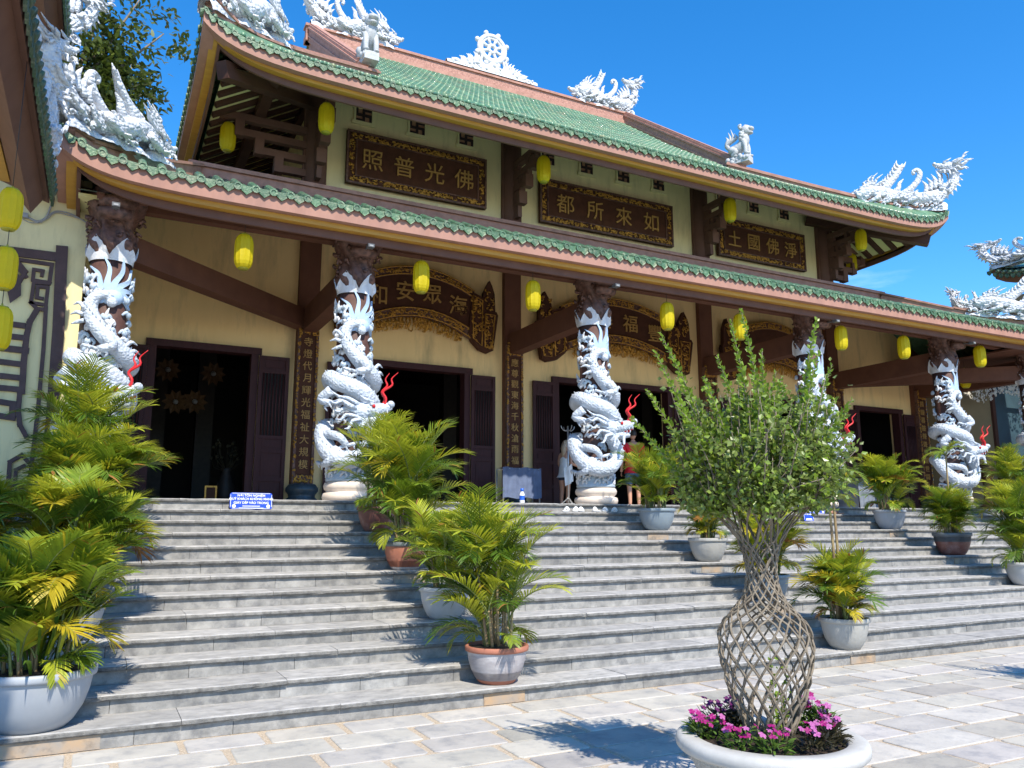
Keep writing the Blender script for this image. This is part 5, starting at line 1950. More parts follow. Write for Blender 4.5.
    for _ in range(26):
        x_ = rr_.uniform(-.45, .45)
        shoots.append((x_ * .7, 1.5, x_ * rr_.uniform(1.0, 1.35), rr_.uniform(1.85, 2.12) - abs(x_) * .2))
    for (x0_, z0_, x1_, z1_) in shoots:
        if x0_ < -.6: x0_, z0_, x1_, z1_ = -.28, 1.4, -.50, 1.9
        dep = rr_.uniform(-.25, .2)
        A = rx * x0_ * .8 + ry * dep * .6 + Vector((0, 0, z0_)); B = rx * x1_ + ry * dep + Vector((0, 0, z1_))
        pp = spline([A, (A + B) / 2 + rx * (.03 if x1_ < 0 else -.03), B], 10)
        br.tube(pp, [.005, .0035, .0018], 5)
        tot = (B - A).length
        nn = int(tot / .0105)
        for k in range(nn):
            t2 = k / nn
            x = t2 * (len(pp) - 1); i = min(int(x), len(pp) - 2)
            q = pp[i].lerp(pp[i + 1], x - i); dd = (pp[i + 1] - pp[i]).normalized()
            side = Matrix.Rotation(k * 2.4, 3, dd) @ dd.orthogonal().normalized()
            tn = rr_.uniform(.85, 1.2)
            leaf(q, side + dd * (.5 + t2 * .6), rr_.uniform(.038, .054) * (1 - .45 * t2 ** 3), 1 if t2 > .12 else 0, (tn, tn, tn))
            if k % 2 == 0:
                leaf(q, -side + dd * (.4 + t2 * .6), rr_.uniform(.036, .050) * (1 - .45 * t2 ** 3), 1, (tn, tn, tn))
    # a few sprouts inside the basket
    for i in range(5):
        a = rr_.uniform(0, 6.28); b0 = Vector((math.cos(a) * .07, math.sin(a) * .07, 0)); e = b0 * 1.6 + Vector((0, 0, rr_.uniform(.25, .62)))
        pp = spline([b0, (b0 + e) / 2 + Vector((.02, 0, 0)), e], 6)
        br.tube(pp, [.005, .002], 4)
        for k in range(46):
            q = pp[int(rr_.random() * (len(pp) - 1))]
            leaf(q + Vector((rr_.gauss(0, .015), rr_.gauss(0, .015), 0)), Vector((rr_.gauss(0, 1), rr_.gauss(0, 1), .5)), rr_.uniform(.02, .03), 1, 1.0)
    br.build('branches', 'bark', t_)
    lf.build('leaves', ['bonsai_leaf', 'bonsai_young'], t_)


BX, BY = 3.50, 3.62
bonsai((BX, BY), 'woven-trunk bonsai with an open lattice vase trunk and upright leafy shoots, nearest to the camera',
       'white-rimmed round stone planter holding the woven bonsai and flowers', 5)


def flower_clump(cx, cy_, pts, cols, label, leafm, seed, n_fl, h=.12):
    rr_ = random.Random(seed)
    t_ = empty('flower_clump', label, 'flowers', (cx, cy_, .395), group='impatiens flowering round the bonsai foot')
    lv = MB(); fl = MB()
    for i in range(420):
        ax, ay, rr2 = rr_.choice(pts)
        a = rr_.uniform(0, 6.28); q = rr2 * math.sqrt(rr_.random())
        x = ax + math.cos(a) * q; y = ay + math.sin(a) * q
        z = rr_.uniform(.005, h * (1 - .4 * q / rr2))
        d = Vector((math.cos(a) * rr_.uniform(.3, 1), math.sin(a) * rr_.uniform(.3, 1), rr_.uniform(-.1, .9)))
        sd_ = d.cross(Vector((rr_.gauss(0, .3), rr_.gauss(0, .3), 1))).normalized()
        tn = rr_.uniform(.7, 1.3)
        leaf_strip(lv, (x, y, z), d, sd_, rr_.uniform(.04, .065), rr_.uniform(.006, .010), .5, 0, (tn, tn, tn), seg=3)
    for i in range(n_fl):
        ax, ay, rr2 = rr_.choice(pts)
        a = rr_.uniform(0, 6.28); q = rr2 * math.sqrt(rr_.random())
        c = Vector((ax + math.cos(a) * q, ay + math.sin(a) * q, h * rr_.uniform(.75, 1.15)))
        nrm = Vector((rr_.gauss(-.15, .35), rr_.gauss(-.5, .35), 1)).normalized()
        e1 = nrm.orthogonal().normalized(); e2 = nrm.cross(e1)
        s_ = rr_.uniform(.016, .024)
        mi = rr_.choice(range(len(cols)))
        for k in range(5):
            an = k * 2 * pi / 5 + rr_.random() * .3
            d = e1 * math.cos(an) + e2 * math.sin(an); s2 = e1 * -math.sin(an) + e2 * math.cos(an)
            v = [c, c + d * s_ * .5 + s2 * s_ * .42 + nrm * .003, c + d * s_ * 1.02 + s2 * s_ * .25, c + d * s_ * 1.02 - s2 * s_ * .25, c + d * s_ * .5 - s2 * s_ * .42 + nrm * .003]
            fl.add([tuple(x) for x in v], [(0, 1, 2), (0, 2, 3), (0, 3, 4)], mi=mi)
        lv.tube([c - Vector((0, 0, .05)), c], .0015, 3)
    lv.build('leaves', leafm, t_)
    fl.build('blossoms', cols, t_)


def onrim(px_off, dep, r_):   # offsets in the view frame: right, away
    v = Vector((cy, -sy, 0)) * px_off + Vector((sy, cy, 0)) * dep
    return (v.x, v.y, r_)


flower_clump(BX, BY, [onrim(-.34, .0, .10), onrim(-.22, -.22, .10), onrim(-.08, -.30, .09), onrim(-.38, .08, .06)], ['petal_magenta', 'petal_pink', 'petal_magenta'],
             'bright magenta flowers with fresh green leaves at the left front of the planter', 'flower_leaf', 3, 46)
flower_clump(BX, BY, [onrim(-.24, .20, .10), onrim(-.12, .26, .07)], ['petal_purple', 'petal_purple'],
             'dark purple flowers in the shade at the back left of the planter', 'dark_leaf', 4, 20, .16)
flower_clump(BX, BY, [onrim(.30, -.10, .09), onrim(.16, -.24, .09), onrim(.34, .05, .06)], ['petal_pink', 'petal_pink', 'petal_magenta'],
             'pale pink flowers over dull bronze leaves at the right front of the planter', 'dark_leaf', 6, 28)
flower_clump(BX, BY, [onrim(.33, .08, .07), onrim(.26, .16, .06)], ['petal_pink', 'petal_magenta'],
             'pink flowers standing tallest at the right end of the planter', 'flower_leaf', 7, 18, .19)
# its twin farther right, outside the picture, whose shadow lies on the paving
bonsai((9.15, 3.55), 'woven-trunk bonsai standing farther right, whose shadow falls on the paving at the right edge',
       'stone planter of the farther-right bonsai', 8)
# ================================================================== left building
PAT = [
    (0.13, [(-1.844, 5.378), (-1.492, 5.37), (-0.736, 5.379)]),
    (0.15, [(-0.745, 5.482), (-0.69, 4.32), (-0.659, 3.037), (-0.671, 1.935), (-0.683, 1.134)]),
    (0.05, [(-1.268, 5.266), (-1.061, 5.261), (-0.851, 5.256), (-0.859, 4.988), (-0.87, 4.972)]),
    (0.05, [(-1.265, 5.237), (-1.231, 5.125), (-1.15, 5.035)]),
    (0.045, [(-0.865, 4.987), (-1.062, 4.996), (-1.063, 5.15), (-0.952, 5.145), (-0.959, 5.077)]),
    (0.045, [(-0.863, 4.973), (-1.047, 4.962), (-1.05, 4.859), (-1.057, 4.669), (-0.873, 4.656), (-0.871, 4.913), (-0.993, 4.911), (-0.991, 4.75), (-0.93, 4.743)]),
    (0.05, [(-1.057, 4.669), (-0.977, 4.592), (-0.867, 4.584)]),
    (0.05, [(-0.87, 4.62), (-0.847, 4.014), (-0.839, 3.166), (-0.848, 2.338), (-0.847, 1.933)]),
    (0.05, [(-1.36, 5.223), (-1.291, 5.0), (-1.235, 4.906), (-1.157, 5.107), (-1.265, 5.237)]),
    (0.07, [(-0.985, 4.547), (-1.044, 4.395), (-1.064, 4.207), (-1.066, 4.035)]),
    (0.075, [(-1.745, 4.37), (-1.396, 4.34), (-1.123, 4.329)]),
    (0.075, [(-1.727, 4.19), (-1.379, 4.165), (-1.119, 4.158)]),
    (0.085, [(-1.711, 4.025), (-1.363, 3.991), (-1.055, 3.98)]),
    (0.075, [(-1.066, 4.035), (-1.065, 3.823), (-1.056, 3.598), (-1.05, 3.403)]),
    (0.075, [(-1.692, 3.833), (-1.345, 3.797), (-1.061, 3.781)]),
    (0.075, [(-1.674, 3.642), (-1.327, 3.603), (-1.056, 3.591)]),
    (0.075, [(-1.656, 3.466), (-1.311, 3.438), (-1.053, 3.43)]),
    (0.075, [(-1.638, 3.277), (-1.293, 3.246), (-1.14, 3.229), (-1.135, 3.105)]),
    (0.075, [(-1.619, 3.088), (-1.275, 3.056), (-1.123, 3.037)]),
    (0.06, [(-1.074, 3.401), (-1.069, 3.151), (-1.033, 2.946), (-0.949, 2.799)]),
    (0.05, [(-1.163, 1.862), (-1.093, 2.089), (-1.102, 2.438), (-0.972, 2.538), (-0.893, 2.446)]),
    (0.045, [(-1.003, 1.864), (-1.023, 2.333), (-0.935, 2.39)]),
    (0.06, [(-1.533, 2.212), (-1.189, 2.141), (-0.838, 2.094)]),
]
lb = empty('side_hall', 'hall at the left edge with a brown geometric relief on its cream wall', 'building', (-4, 14, 0))
LO = (4, -14, 0)
q = MB()
q.box(-9, -.44, 12.75, 13.1, 0, 6.6)
q.box(-9, -1.25, 13.1, 22, 0, 9.6)
q.build('wall', 'pale_paint', lb, loc=LO)
q = MB()
for i, (w_, pts) in enumerate(PAT):
    y0 = 12.755 - .045 - .0006 * i
    for (a, b), (c, d) in zip(pts, pts[1:]):
        A = Vector((a, 0, b)); B = Vector((c, 0, d)); D = (B - A)
        if D.length < 1e-4: continue
        D.normalize(); A = A - D * w_ * .45; B = B + D * w_ * .45
        N_ = Vector((-D.z, 0, D.x)) * w_ / 2
        vs_ = [tuple(v + Vector((0, y, 0))) for y in (y0, 12.76) for v in (A - N_, B - N_, B + N_, A + N_)]
        q.add(vs_, [(0, 1, 2, 3), (0, 4, 5, 1), (1, 5, 6, 2), (2, 6, 7, 3), (3, 7, 4, 0)])
        y0 -= .0002
# small bat-shaped relief near the top
q.add([(-1.36, 12.70, 5.2), (-1.2, 12.70, 5.0), (-1.18, 12.70, 4.75), (-1.3, 12.70, 4.62), (-1.38, 12.70, 4.9)], [(4, 3, 2, 1, 0)])
q.build('wall_relief', 'relief_brown', lb, loc=LO)


def side_eave(root, off, sg, xe, z, y0, y1, name, flare=.0, back=0):
    """eave running along y, seen from below; rises away from the court. sg = -1 for the left hall, +1 for the right"""
    s_ = MB()
    n = 40
    def P(u, v):
        Y = y0 + (y1 - y0) * v
        fl_ = flare * math.exp(-(y1 - Y) / .55)
        return (xe + sg * 2.6 * u, Y, z + fl_ * (1 - u) + .95 * u)
    s_.grid(P, 6, n)
    s_.grid(lambda u, v: (P(u, v)[0], P(u, v)[1], P(u, v)[2] + .14), 6, n)
    s_.grid(lambda u, v: (P(0, v)[0] - sg * .002, P(0, v)[1], P(0, v)[2] + .14 * u), 1, n)
    s_.grid(lambda u, v: (P(u, 1)[0], y1 + .002, P(u, 1)[2] + .14 * v), 6, 1)
    s_.grid(lambda u, v: (xe + sg * (.06 + .12 * u), P(0, v)[1] - .05, P(0, v)[2] + .02 - .20 * u), 3, n)
    s_.grid(lambda u, v: (xe + sg * (.18 + .2 * u), P(0, v)[1] - .05, P(0, v)[2] - .18 + .25 * u), 1, n)
    s_.build('eave_board', 'fascia_brown', root, loc=off)
    t_ = MB()
    k = int((y1 - y0) / .17)
    for i in range(k):
        Y = y0 + (i + .5) * (y1 - y0) / k
        zz = P(0, (Y - y0) / (y1 - y0))[2]
        tn = random.uniform(.45, .75)
        t_.tube([(xe - sg * .07, Y, zz + .12), (xe + sg * .5, Y, zz + .34)], [.055, .05], 9, tone=(tn, tn, tn))
        c = [(xe - sg * .05, Y + .085 + a, zz + b) for a, b in ((-.07, .11), (-.065, .03), (-.035, -.01), (0, -.035), (.035, -.01), (.065, .03), (.07, .11))]
        c2 = [(x + sg * .03, y, zc_) for x, y, zc_ in c]
        m_ = len(c)
        t_.add(c + c2, [tuple(range(m_)), tuple(range(2 * m_ - 1, m_ - 1, -1))] + [(j, j + m_, j + m_ + 1, j + 1) for j in range(m_ - 1)], tone=(tn, tn * 1.05, tn))
    t_.build(name, 'tile_disc', root, loc=off)
    r_ = MB()
    r_.grid(lambda u, v: (P(u, v)[0], P(u, v)[1], P(u, v)[2] + .26 + .1 * u), 6, n)
    r_.build('roof', 'roof_tile', root, loc=off)


side_eave(lb, LO, -1, -.83, 5.52, 1.0, 10.95, 'eave_tiles', .0)
side_eave(lb, LO, -1, -.98, 8.6, 3.0, 13.0, 'eave_tiles', .1)
q = MB()
q.box(-1.34, -1.24, 1.0, 10.6, 5.62, 5.74); q.box(-1.36, -1.22, 1.0, 10.6, 5.58, 5.63)
q.build('gold_band', 'fascia_gold', lb, loc=LO)
q = MB()
q.box(-2.6, -1.36, 1.0, 10.7, 5.66, 5.9)
q.box(-1.3, -1.1, 12.4, 12.75, 6.2, 8.6)
q.build('eave_beam', 'brown_wood', lb, loc=LO)
o = place_dragon((-.93, 10.75, 5.95), -98, 4, .80, 'shaded bluish dragon statue on the lower eave of the left hall', group='dragon statues of the neighbouring halls')
o = place_dragon((-.92, 12.8, 8.78), 215, 8, .72, 'sunlit dragon statue high at the upper left, against the tree', group='dragon statues of the neighbouring halls')
# electric cable looping along the wall to the column
q = MB()
for pts, r_ in (([(-1.329, 5.978), (-1.277, 5.943), (-1.175, 5.887), (-1.074, 5.861), (-.982, 5.937), (-.945, 6.08), (-.909, 6.239)], .016),
                ([(-.982, 5.937), (-.879, 6.047), (-.742, 6.057), (-.585, 6.01), (-.38, 5.90)], .010), ([(-1.296, 5.88), (-1.17, 5.829), (-1.025, 5.854)], .006),
                ([(-1.2, 5.90), (-1.074, 5.84), (-.96, 5.93), (-.87, 6.03), (-.70, 6.02), (-.5, 5.98)], .007)):
    q.tube(spline([Vector((x, 12.72, z)) for x, z in pts], 5), r_, 6)
q.box(-1.27, -1.20, 12.68, 12.74, 5.88, 5.95)
tag(q.build('wall_cable', 'cable_grey'), 'grey electric cables looping across the cream wall beside the first column', 'cable')

# ================================================================== right building
rb = empty('far_hall', 'next temple hall beyond the right end, only a mural wall and a roof corner showing', 'building', (28, 18, PZ))
RO = (-28, -18, -PZ)
q = MB()
q.box(22.37, 25.05, 15.5, 15.8, PZ - .1, 8.15)
q.box(25.05, 34, 15.75, 16.1, PZ - .1, 8.15)
q.box(27, 34, 4, 15.7, 0, 9.2)
q.build('wall', 'side_wall', rb, loc=RO)
q = MB()
q.box(25.05, 25.2, 15.42, 15.75, PZ, 6.4); q.box(29.6, 29.8, 15.42, 15.75, PZ, 6.4); q.box(25.2, 29.6, 15.45, 15.75, 6.2, 6.4)
q.build('mural_frame', 'dark_wood', rb, loc=RO)
q = MB()
q.box(25.2, 29.6, 15.66, 15.74, PZ, 6.2)
rr_ = random.Random(4)
for i in range(900):
    x = rr_.uniform(25.2, 29.5); t_ = rr_.random()
    z = PZ + .4 + t_ * (2.6 - .5 * math.sin(x * 2))
    mi = 2 if z < 3.0 and rr_.random() < .75 else 1
    if mi == 1 and z > 3.7 + .5 * math.sin(x * 3): continue
    a = rr_.uniform(0, pi); w_, h_ = rr_.uniform(.05, .16), rr_.uniform(.02, .05)
    c, s_ = math.cos(a), math.sin(a)
    v = [(x + u * c - v_ * s_, 15.652 - .004 * rr_.random(), min(6.1, z + u * s_ + v_ * c)) for u, v_ in ((-w_, 0), (0, -h_), (w_, 0), (0, h_))]
    q.add(v, [(0, 1, 2, 3)], mi=mi)
q.build('mural', ['mural_sky', 'mural_leaf', 'mural_flower'], rb, loc=RO)
q = MB()
q.box(22.4, 29, 15.0, 15.06, 5.95, 6.05)
for i in range(520):
    x = rr_.uniform(22.5, 28.8)
    dip = .18 + .30 * abs(math.sin((x - 22.4) * 1.1)) ** 2
    z = 5.95 - rr_.random() * dip * 1.4
    r_ = rr_.uniform(.03, .06); a0 = rr_.uniform(0, 6)
    q.tube([Vector((x + math.cos(a0 + k_) * r_ * (1 - k_ / 9), 15.03, z + math.sin(a0 + k_) * r_ * (1 - k_ / 9))) for k_ in (0, .9, 1.8, 2.7, 3.6)], [.014, .02, .01], 4)
q.build('carved_fringe', 'fringe_cream', rb, loc=RO)
side_eave(rb, RO, 1, 23.30, 8.62, 3.0, 14.0, 'eave_tiles', .42)
place_dragon((23.40, 13.85, 9.16), -84, 4, (1.0, .95, .62), 'white dragon statue on the far roof corner, highest at the right edge', group='dragon statues of the neighbouring halls')
place_dragon((24.2, 15.7, 8.30), -20, 0, .55, 'small grey-white dragon statue alone against the sky near the right edge', group='dragon statues of the neighbouring halls')

# ================================================================== tree behind the left hall
rr_ = random.Random(12)
tr = empty('broadleaf_tree', 'dark broad-leaved tree rising behind the left hall', 'tree', (-2.6, 26, 0))
q = MB()
q.tube(spline([Vector((0, 0, 0)), Vector((.2, 0, 6)), Vector((.5, .2, 12)), Vector((.9, .2, 16))], 6), [.38, .30, .22, .12], 10)
limbs = []
for i in range(16):
    a = rr_.uniform(0, 6.28); z = rr_.uniform(9.5, 15.5)
    b = Vector((.5, .1, z)); L_ = rr_.uniform(1.6, 3.2)
    e = b + Vector((math.cos(a) * L_, math.sin(a) * L_, L_ * rr_.uniform(.2, .9)))
    pp = spline([b, (b + e) / 2 + Vector((0, 0, .2)), e], 5)
    q.tube(pp, [.10, .06, .025], 6); limbs.append(pp)
for e in ((2.9, -.2, 13.9), (3.0, .2, 15.6), (3.3, 0, 17.2), (2.2, -.3, 14.8), (1.6, 0, 17.8), (2.6, .1, 18.4)):
    pp = spline([Vector((.6, 0, 12.5)), (Vector((.6, 0, 12.5)) + Vector(e)) / 2 + Vector((0, 0, .5)), Vector(e)], 6)
    q.tube(pp, [.10, .06, .02], 6); limbs.append(pp)
q.build('trunk', 'bark', tr)
q = MB()
for pp in limbs:
    for c_ in range(13):
        ctr = pp[min(len(pp) - 1, int(len(pp) * (.35 + .65 * rr_.random())))] + Vector((rr_.gauss(0, .38), rr_.gauss(0, .38), rr_.gauss(.05, .33)))
        for k in range(34):
            p_ = ctr + Vector((rr_.gauss(0, .22), rr_.gauss(0, .22), rr_.gauss(0, .17)))
            d = Vector((rr_.gauss(0, 1), rr_.gauss(0, 1), rr_.gauss(-.35, .7))).normalized()
            sd_ = d.cross(Vector((rr_.gauss(0, .6), rr_.gauss(0, .6), 1))).normalized()
            tn = rr_.uniform(.7, 1.4)
            leaf_strip(q, p_, d, sd_, rr_.uniform(.18, .27), rr_.uniform(.05, .07), .4, 0, (tn, tn, tn * .8), seg=3)
q.build('crown', 'tree_leaf', tr)

# ================================================================== people
def skin_mesh(name, verts, edges, radii, sub=2):
    me = bpy.data.meshes.new(name)
    me.from_pydata(verts, edges, [])
    ob = bpy.data.objects.new(name, me)
    col.objects.link(ob)
    sk = ob.modifiers.new('skin', 'SKIN')
    sk.use_smooth_shade = True
    for i, r_ in enumerate(radii):
        v = me.skin_vertices[0].data[i]
        v.radius = r_ if hasattr(r_, '__len__') else (r_, r_)
        v.use_root = (i == 0)
    ss = ob.modifiers.new('sub', 'SUBSURF'); ss.levels = sub; ss.render_levels = sub
    bpy.context.view_layer.update()
    dg = bpy.context.evaluated_depsgraph_get()
    m2 = bpy.data.meshes.new_from_object(ob.evaluated_get(dg))
    m2.name = name
    bpy.data.objects.remove(ob); bpy.data.meshes.remove(me)
    return m2


def person(loc, rz, h, label, top, bottom, hair, lean=0.0, arm_fwd=(.0, .0), long_hair=False, female=False):
    s_ = h / 1.75
    root = empty('person', label, 'person', loc, rz)
    sw = .17 if female else .195
    V = [(0, 0, .92), (0, .0, 1.08), (0, lean * .4, 1.24), (0, lean, 1.40), (0, lean * 1.15, 1.47), (0, lean * 1.35, 1.54)]
    Rr = [(.145, .10), (.125, .09), (.145, .10), (.12, .085), (.052, .052), (.055, .055)]
    E_ = [(0, 1), (1, 2), (2, 3), (3, 4), (4, 5)]
    for sg, af in ((-1, arm_fwd[0]), (1, arm_fwd[1])):
        b = len(V)
        V += [(sg * sw, lean, 1.39), (sg * (sw + .05), lean - .04 + af * .3, 1.12 + abs(af) * .1), (sg * (sw + .05), lean - .10 - af * .8, .88 + abs(af) * .5), (sg * (sw + .05), lean - .13 - af, .80 + abs(af) * .62)]
        Rr += [.062, .045, .034, (.03, .04)]
        E_ += [(3, b), (b, b + 1), (b + 1, b + 2), (b + 2, b + 3)]
        b = len(V)
        V += [(sg * .09, 0, .84), (sg * .10, -.02, .50), (sg * .10, .02, .10), (sg * .105, -.02, .045), (sg * .115, -.14, .03)]
        Rr += [.095, .062, .04, .045, .035]
        E_ += [(0, b), (b, b + 1), (b + 1, b + 2), (b + 2, b + 3), (b + 3, b + 4)]
    me = skin_mesh('body', [tuple(c * s_ for c in v) for v in V], E_, [tuple(x * s_ for x in r_) if hasattr(r_, '__len__') else r_ * s_ for r_ in Rr])
    # head, face, ears and fingers joined into the same body mesh
    d = MB()
    me.calc_loop_triangles()
    d.add([tuple(v.co) for v in me.vertices], [tuple(p.vertices) for p in me.polygons], smooth=True)
    hc = Vector((0, lean * 1.4, 1.635)) * s_
    d.ell(hc, (.075 * s_, .095 * s_, .115 * s_), 14, 12)
    d.ell(hc + Vector((0, -.045, -.06)) * s_, (.05 * s_, .05 * s_, .05 * s_), 8, 6)
    d.ell(hc + Vector((0, -.10, -.01)) * s_, (.013 * s_, .02 * s_, .022 * s_), 6, 5)
    for sg in (-1, 1):
        d.ell(hc + Vector((sg * .077, .0, -.005)) * s_, (.012 * s_, .02 * s_, .03 * s_), 6, 5)
        d.ell(hc + Vector((sg * .03, -.088, .012)) * s_, (.014 * s_, .01 * s_, .008 * s_), 6, 5, mi=1)
    d.ell(hc + Vector((0, -.088, -.05)) * s_, (.024 * s_, .012 * s_, .007 * s_), 6, 5, mi=2)
    for sg, b in ((-1, 9), (1, 18)):
        wv_ = Vector(V[b])
        dn = (Vector(V[b]) - Vector(V[b - 1])).normalized()
        for k in range(4):
            o_ = wv_ + Vector((0, -.027 + .018 * k, 0)) + dn * .02
            d.tube([tuple(c * s_ for c in o_), tuple(c * s_ for c in (o_ + dn * .045)), tuple(c * s_ for c in (o_ + dn * (.08 - .008 * abs(k - 1.5)) + Vector((-sg * .015, 0, 0))))], [.0095 * s_, .009 * s_, .006 * s_], 5)
        o_ = wv_ + Vector((-sg * .01, -.04, -.0))
        d.tube([tuple(c * s_ for c in o_), tuple(c * s_ for c in (o_ + dn * .03 + Vector((-sg * .01, -.02, 0)))), tuple(c * s_ for c in (o_ + dn * .055 + Vector((-sg * .01, -.025, 0))))], [.011 * s_, .01 * s_, .007 * s_], 5)
    bpy.data.meshes.remove(me)
    d.build('body', ['skin', 'hair_dark', 'red_paint'], root)
    # shirt
    k = 1.0 if female else 1.12
    V2 = [(0, 0, .93), (0, 0, 1.08), (0, lean * .4, 1.24), (0, lean, 1.385), (0, 0, .80), (0, lean * 1.1, 1.47)]
    R2 = [(.17 * k, .12 * k), (.14 * k, .105 * k), (.158 * k, .114 * k), (.145 * k, .10 * k), (.17 * k, .12 * k), (.08, .075)]
    E2 = [(0, 1), (1, 2), (2, 3), (4, 0), (3, 5)]
    if not female:
        for sg in (-1, 1):
            b = len(V2)
            V2 += [(sg * sw, lean, 1.385), (sg * (sw + .045), lean - .02, 1.17)]
            R2 += [.078, .068]
            E2 += [(3, b), (b, b + 1)]
    mt_ = skin_mesh('shirt', [tuple(c * s_ for c in v) for v in V2], E2, [tuple(x * s_ for x in r_) if hasattr(r_, '__len__') else r_ * s_ for r_ in R2])
    mt_.materials.append(M[top]); link('shirt', mt_, root)
    lo = .50 if not female else .68
    V3 = [(0, 0, 1.06), (0, 0, .90)] ; R3 = [(.14, .10), (.165, .12)]; E3 = [(0, 1)]
    for sg in (-1, 1):
        b = len(V3)
        V3 += [(sg * .095, 0, .82), (sg * .105, -.01, lo)]
        R3 += [.112, .095]
        E3 += [(1, b), (b, b + 1)]
    mt_ = skin_mesh('shorts', [tuple(c * s_ for c in v) for v in V3], E3, [tuple(x * s_ for x in r_) if hasattr(r_, '__len__') else r_ * s_ for r_ in R3])
    mt_.materials.append(M[bottom]); link('shorts', mt_, root)
    hmb = MB()
    def hf(u, v):
        a = u * 2 * pi; th = v * pi * .60
        r_ = 1.1 + .04 * math.sin(a * 9)
        x = math.sin(th) * math.sin(a) * .08 * r_; y = math.sin(th) * math.cos(a) * .102 * r_; z = math.cos(th) * .122 * r_
        if y < -.04 and z < .05: y = -.04 * 1
        return tuple(hc + Vector((x, y + .012, z + .005)) * s_)
    hmb.grid(hf, 24, 10, smooth=True)
    if long_hair:
        hmb.tube([hc + Vector((0, .07, .03)) * s_, hc + Vector((0, .11, -.10)) * s_, hc + Vector((0, .10, -.28)) * s_, hc + Vector((0, .09, -.36)) * s_], [.07 * s_, .075 * s_, .05 * s_, .015 * s_], 10)
    hmb.build('hair', hair, root)
    sh_ = MB()
    for sg in (-1, 1):
        sh_.ell(Vector((sg * .112, -.07, .035)) * s_, (.05 * s_, .13 * s_, .04 * s_), 10, 6)
    sh_.build('shoes', 'shoe_black', root)
    return root


person((10.72, 14.9, PZ), R(160), 1.78, 'person in a red T-shirt and blue denim shorts standing behind the third dragon column', 'shirt_red', 'denim', 'hair_dark')
person((9.20, 15.4, PZ), R(110), 1.50, 'person in a white tank top and short dark denim shorts at the central doorway', 'shirt_white', 'denim_dark', 'hair_fair', lean=-.06, arm_fwd=(.35, .2), long_hair=True, female=True)

# ================================================================== small things on the terrace
def notice(x, y, z, wdt, hgt, rz, label, big=True):
    t_ = empty('notice_sign', label, 'sign', (x, y, z), R(rz), 'blue notice signs on the top steps')
    b = MB()
    r_ = .03
    poly = []
    for cx, cz, a0 in ((wdt / 2 - r_, r_, -90), (wdt / 2 - r_, hgt - r_, 0), (-wdt / 2 + r_, hgt - r_, 90), (-wdt / 2 + r_, r_, 180)):
        for k in range(5): poly.append((cx + r_ * math.cos(R(a0 + k * 22.5)), cz + r_ * math.sin(R(a0 + k * 22.5))))
    b.prism(poly, 0, .012)
    b.build('panel', 'sign_blue', t_)
    c = MB()
    if big:
        for i, (tx, sz) in enumerate((('NƠI TÔN NGHIÊM', .046), ('QUÝ KHÁCH KHÔNG MANG', .046), ('GIÀY DÉP VÀO TRONG', .046))):
            ln = MB()
            put_text(ln, tx, sz, 0, -.003, hgt - .034 - i * .052, .004, .001)
            ln.build('text_line', 'sign_white', t_)
        for sx in (-1, 1):
            c.add([(sx * (wdt / 2 - .055) + .026 * math.cos(a * .5236), -.004, .040 + .026 * math.sin(a * .5236)) for a in range(12)], [tuple(range(12))])
        c.box(-.12, .12, -.004, -.001, .036, .046); c.box(-.17, .17, -.004, -.001, .012, .018)
    else:
        put_text(c, 'NƠI TÔN NGHIÊM', .024, 0, -.003, hgt - .03, .003, .001)
        c.box(-.08, .08, -.004, -.001, .02, .05)
    e = .006
    for a, b_, c_, d_ in ((-wdt / 2 + r_, wdt / 2 - r_, hgt - .012, hgt - .006), (-wdt / 2 + r_, wdt / 2 - r_, .006, .011)):
        c.box(a, b_, -.004, -.0012, c_, d_)
    for sx in (-1, 1):
        x_ = sx * (wdt / 2 - .009)
        c.box(x_ - .003, x_ + .003, -.004, -.0012, r_, hgt - r_)
    c.build('border_and_emblems', 'sign_white', t_)
    t_.rotation_euler = (R(-8), 0, R(rz))
    return t_


notice(1.93, PY - .075, 12 * RI + .012, .58, .23, 2, 'blue notice with white Vietnamese lines propped on the top step before the left door')
notice(12.9, PY - .075, 12 * RI + .012, .62, .24, -14, 'blue and white notice on the top step behind the woven bonsai')
notice(12.35, PY - .5, 11 * RI + .012, .26, .16, 0, 'smallest blue notice one step lower, behind the woven bonsai', big=False)

rr_ = random.Random(31)
for i, (x, y, z, c_, lb_) in enumerate(((7.02, PY - .2, 12 * RI, 'paper_white', 'white slipper leftmost in the row on the step below the third column'),
                                   (7.18, PY - .24, 12 * RI, 'paper_white', 'white slipper second from left in the row on the step below the third column'),
                                   (7.33, PY - .2, 12 * RI, 'paper_white', 'white slipper left of the gap in the row below the third column'),
                                   (7.62, PY - .22, 12 * RI, 'paper_white', 'white slipper right of the gap in the row below the third column'),
                                   (7.80, PY - .2, 12 * RI, 'paper_white', 'white slipper second from right in the row below the third column'),
                                   (7.96, PY - .25, 12 * RI, 'paper_white', 'white slipper at the right end of the row below the third column'),
                                   (13.35, PY - .22, 12 * RI, 'skin', 'tan slipper on the top step, left one of two beside the light grey palm bowl'),
                                   (13.52, PY - .2, 12 * RI, 'skin', 'tan slipper on the top step, right one of two beside the light grey palm bowl'))):
    q = MB()
    q.xf = Matrix.Translation((x, y, z)) @ Matrix.Rotation(rr_.uniform(.6, 2.2), 4, 'Z')
    q.ell((0, 0, .018), (.13, .05, .018), 12, 6)
    q.tube(spline([Vector((.03, -.045, .025)), Vector((.045, 0, .075)), Vector((.03, .045, .025))], 4), [.02, .028, .02], 6)
    q.xf = None
    tag(q.build('slipper', c_), lb_, 'slipper', 'slippers left on the top step')

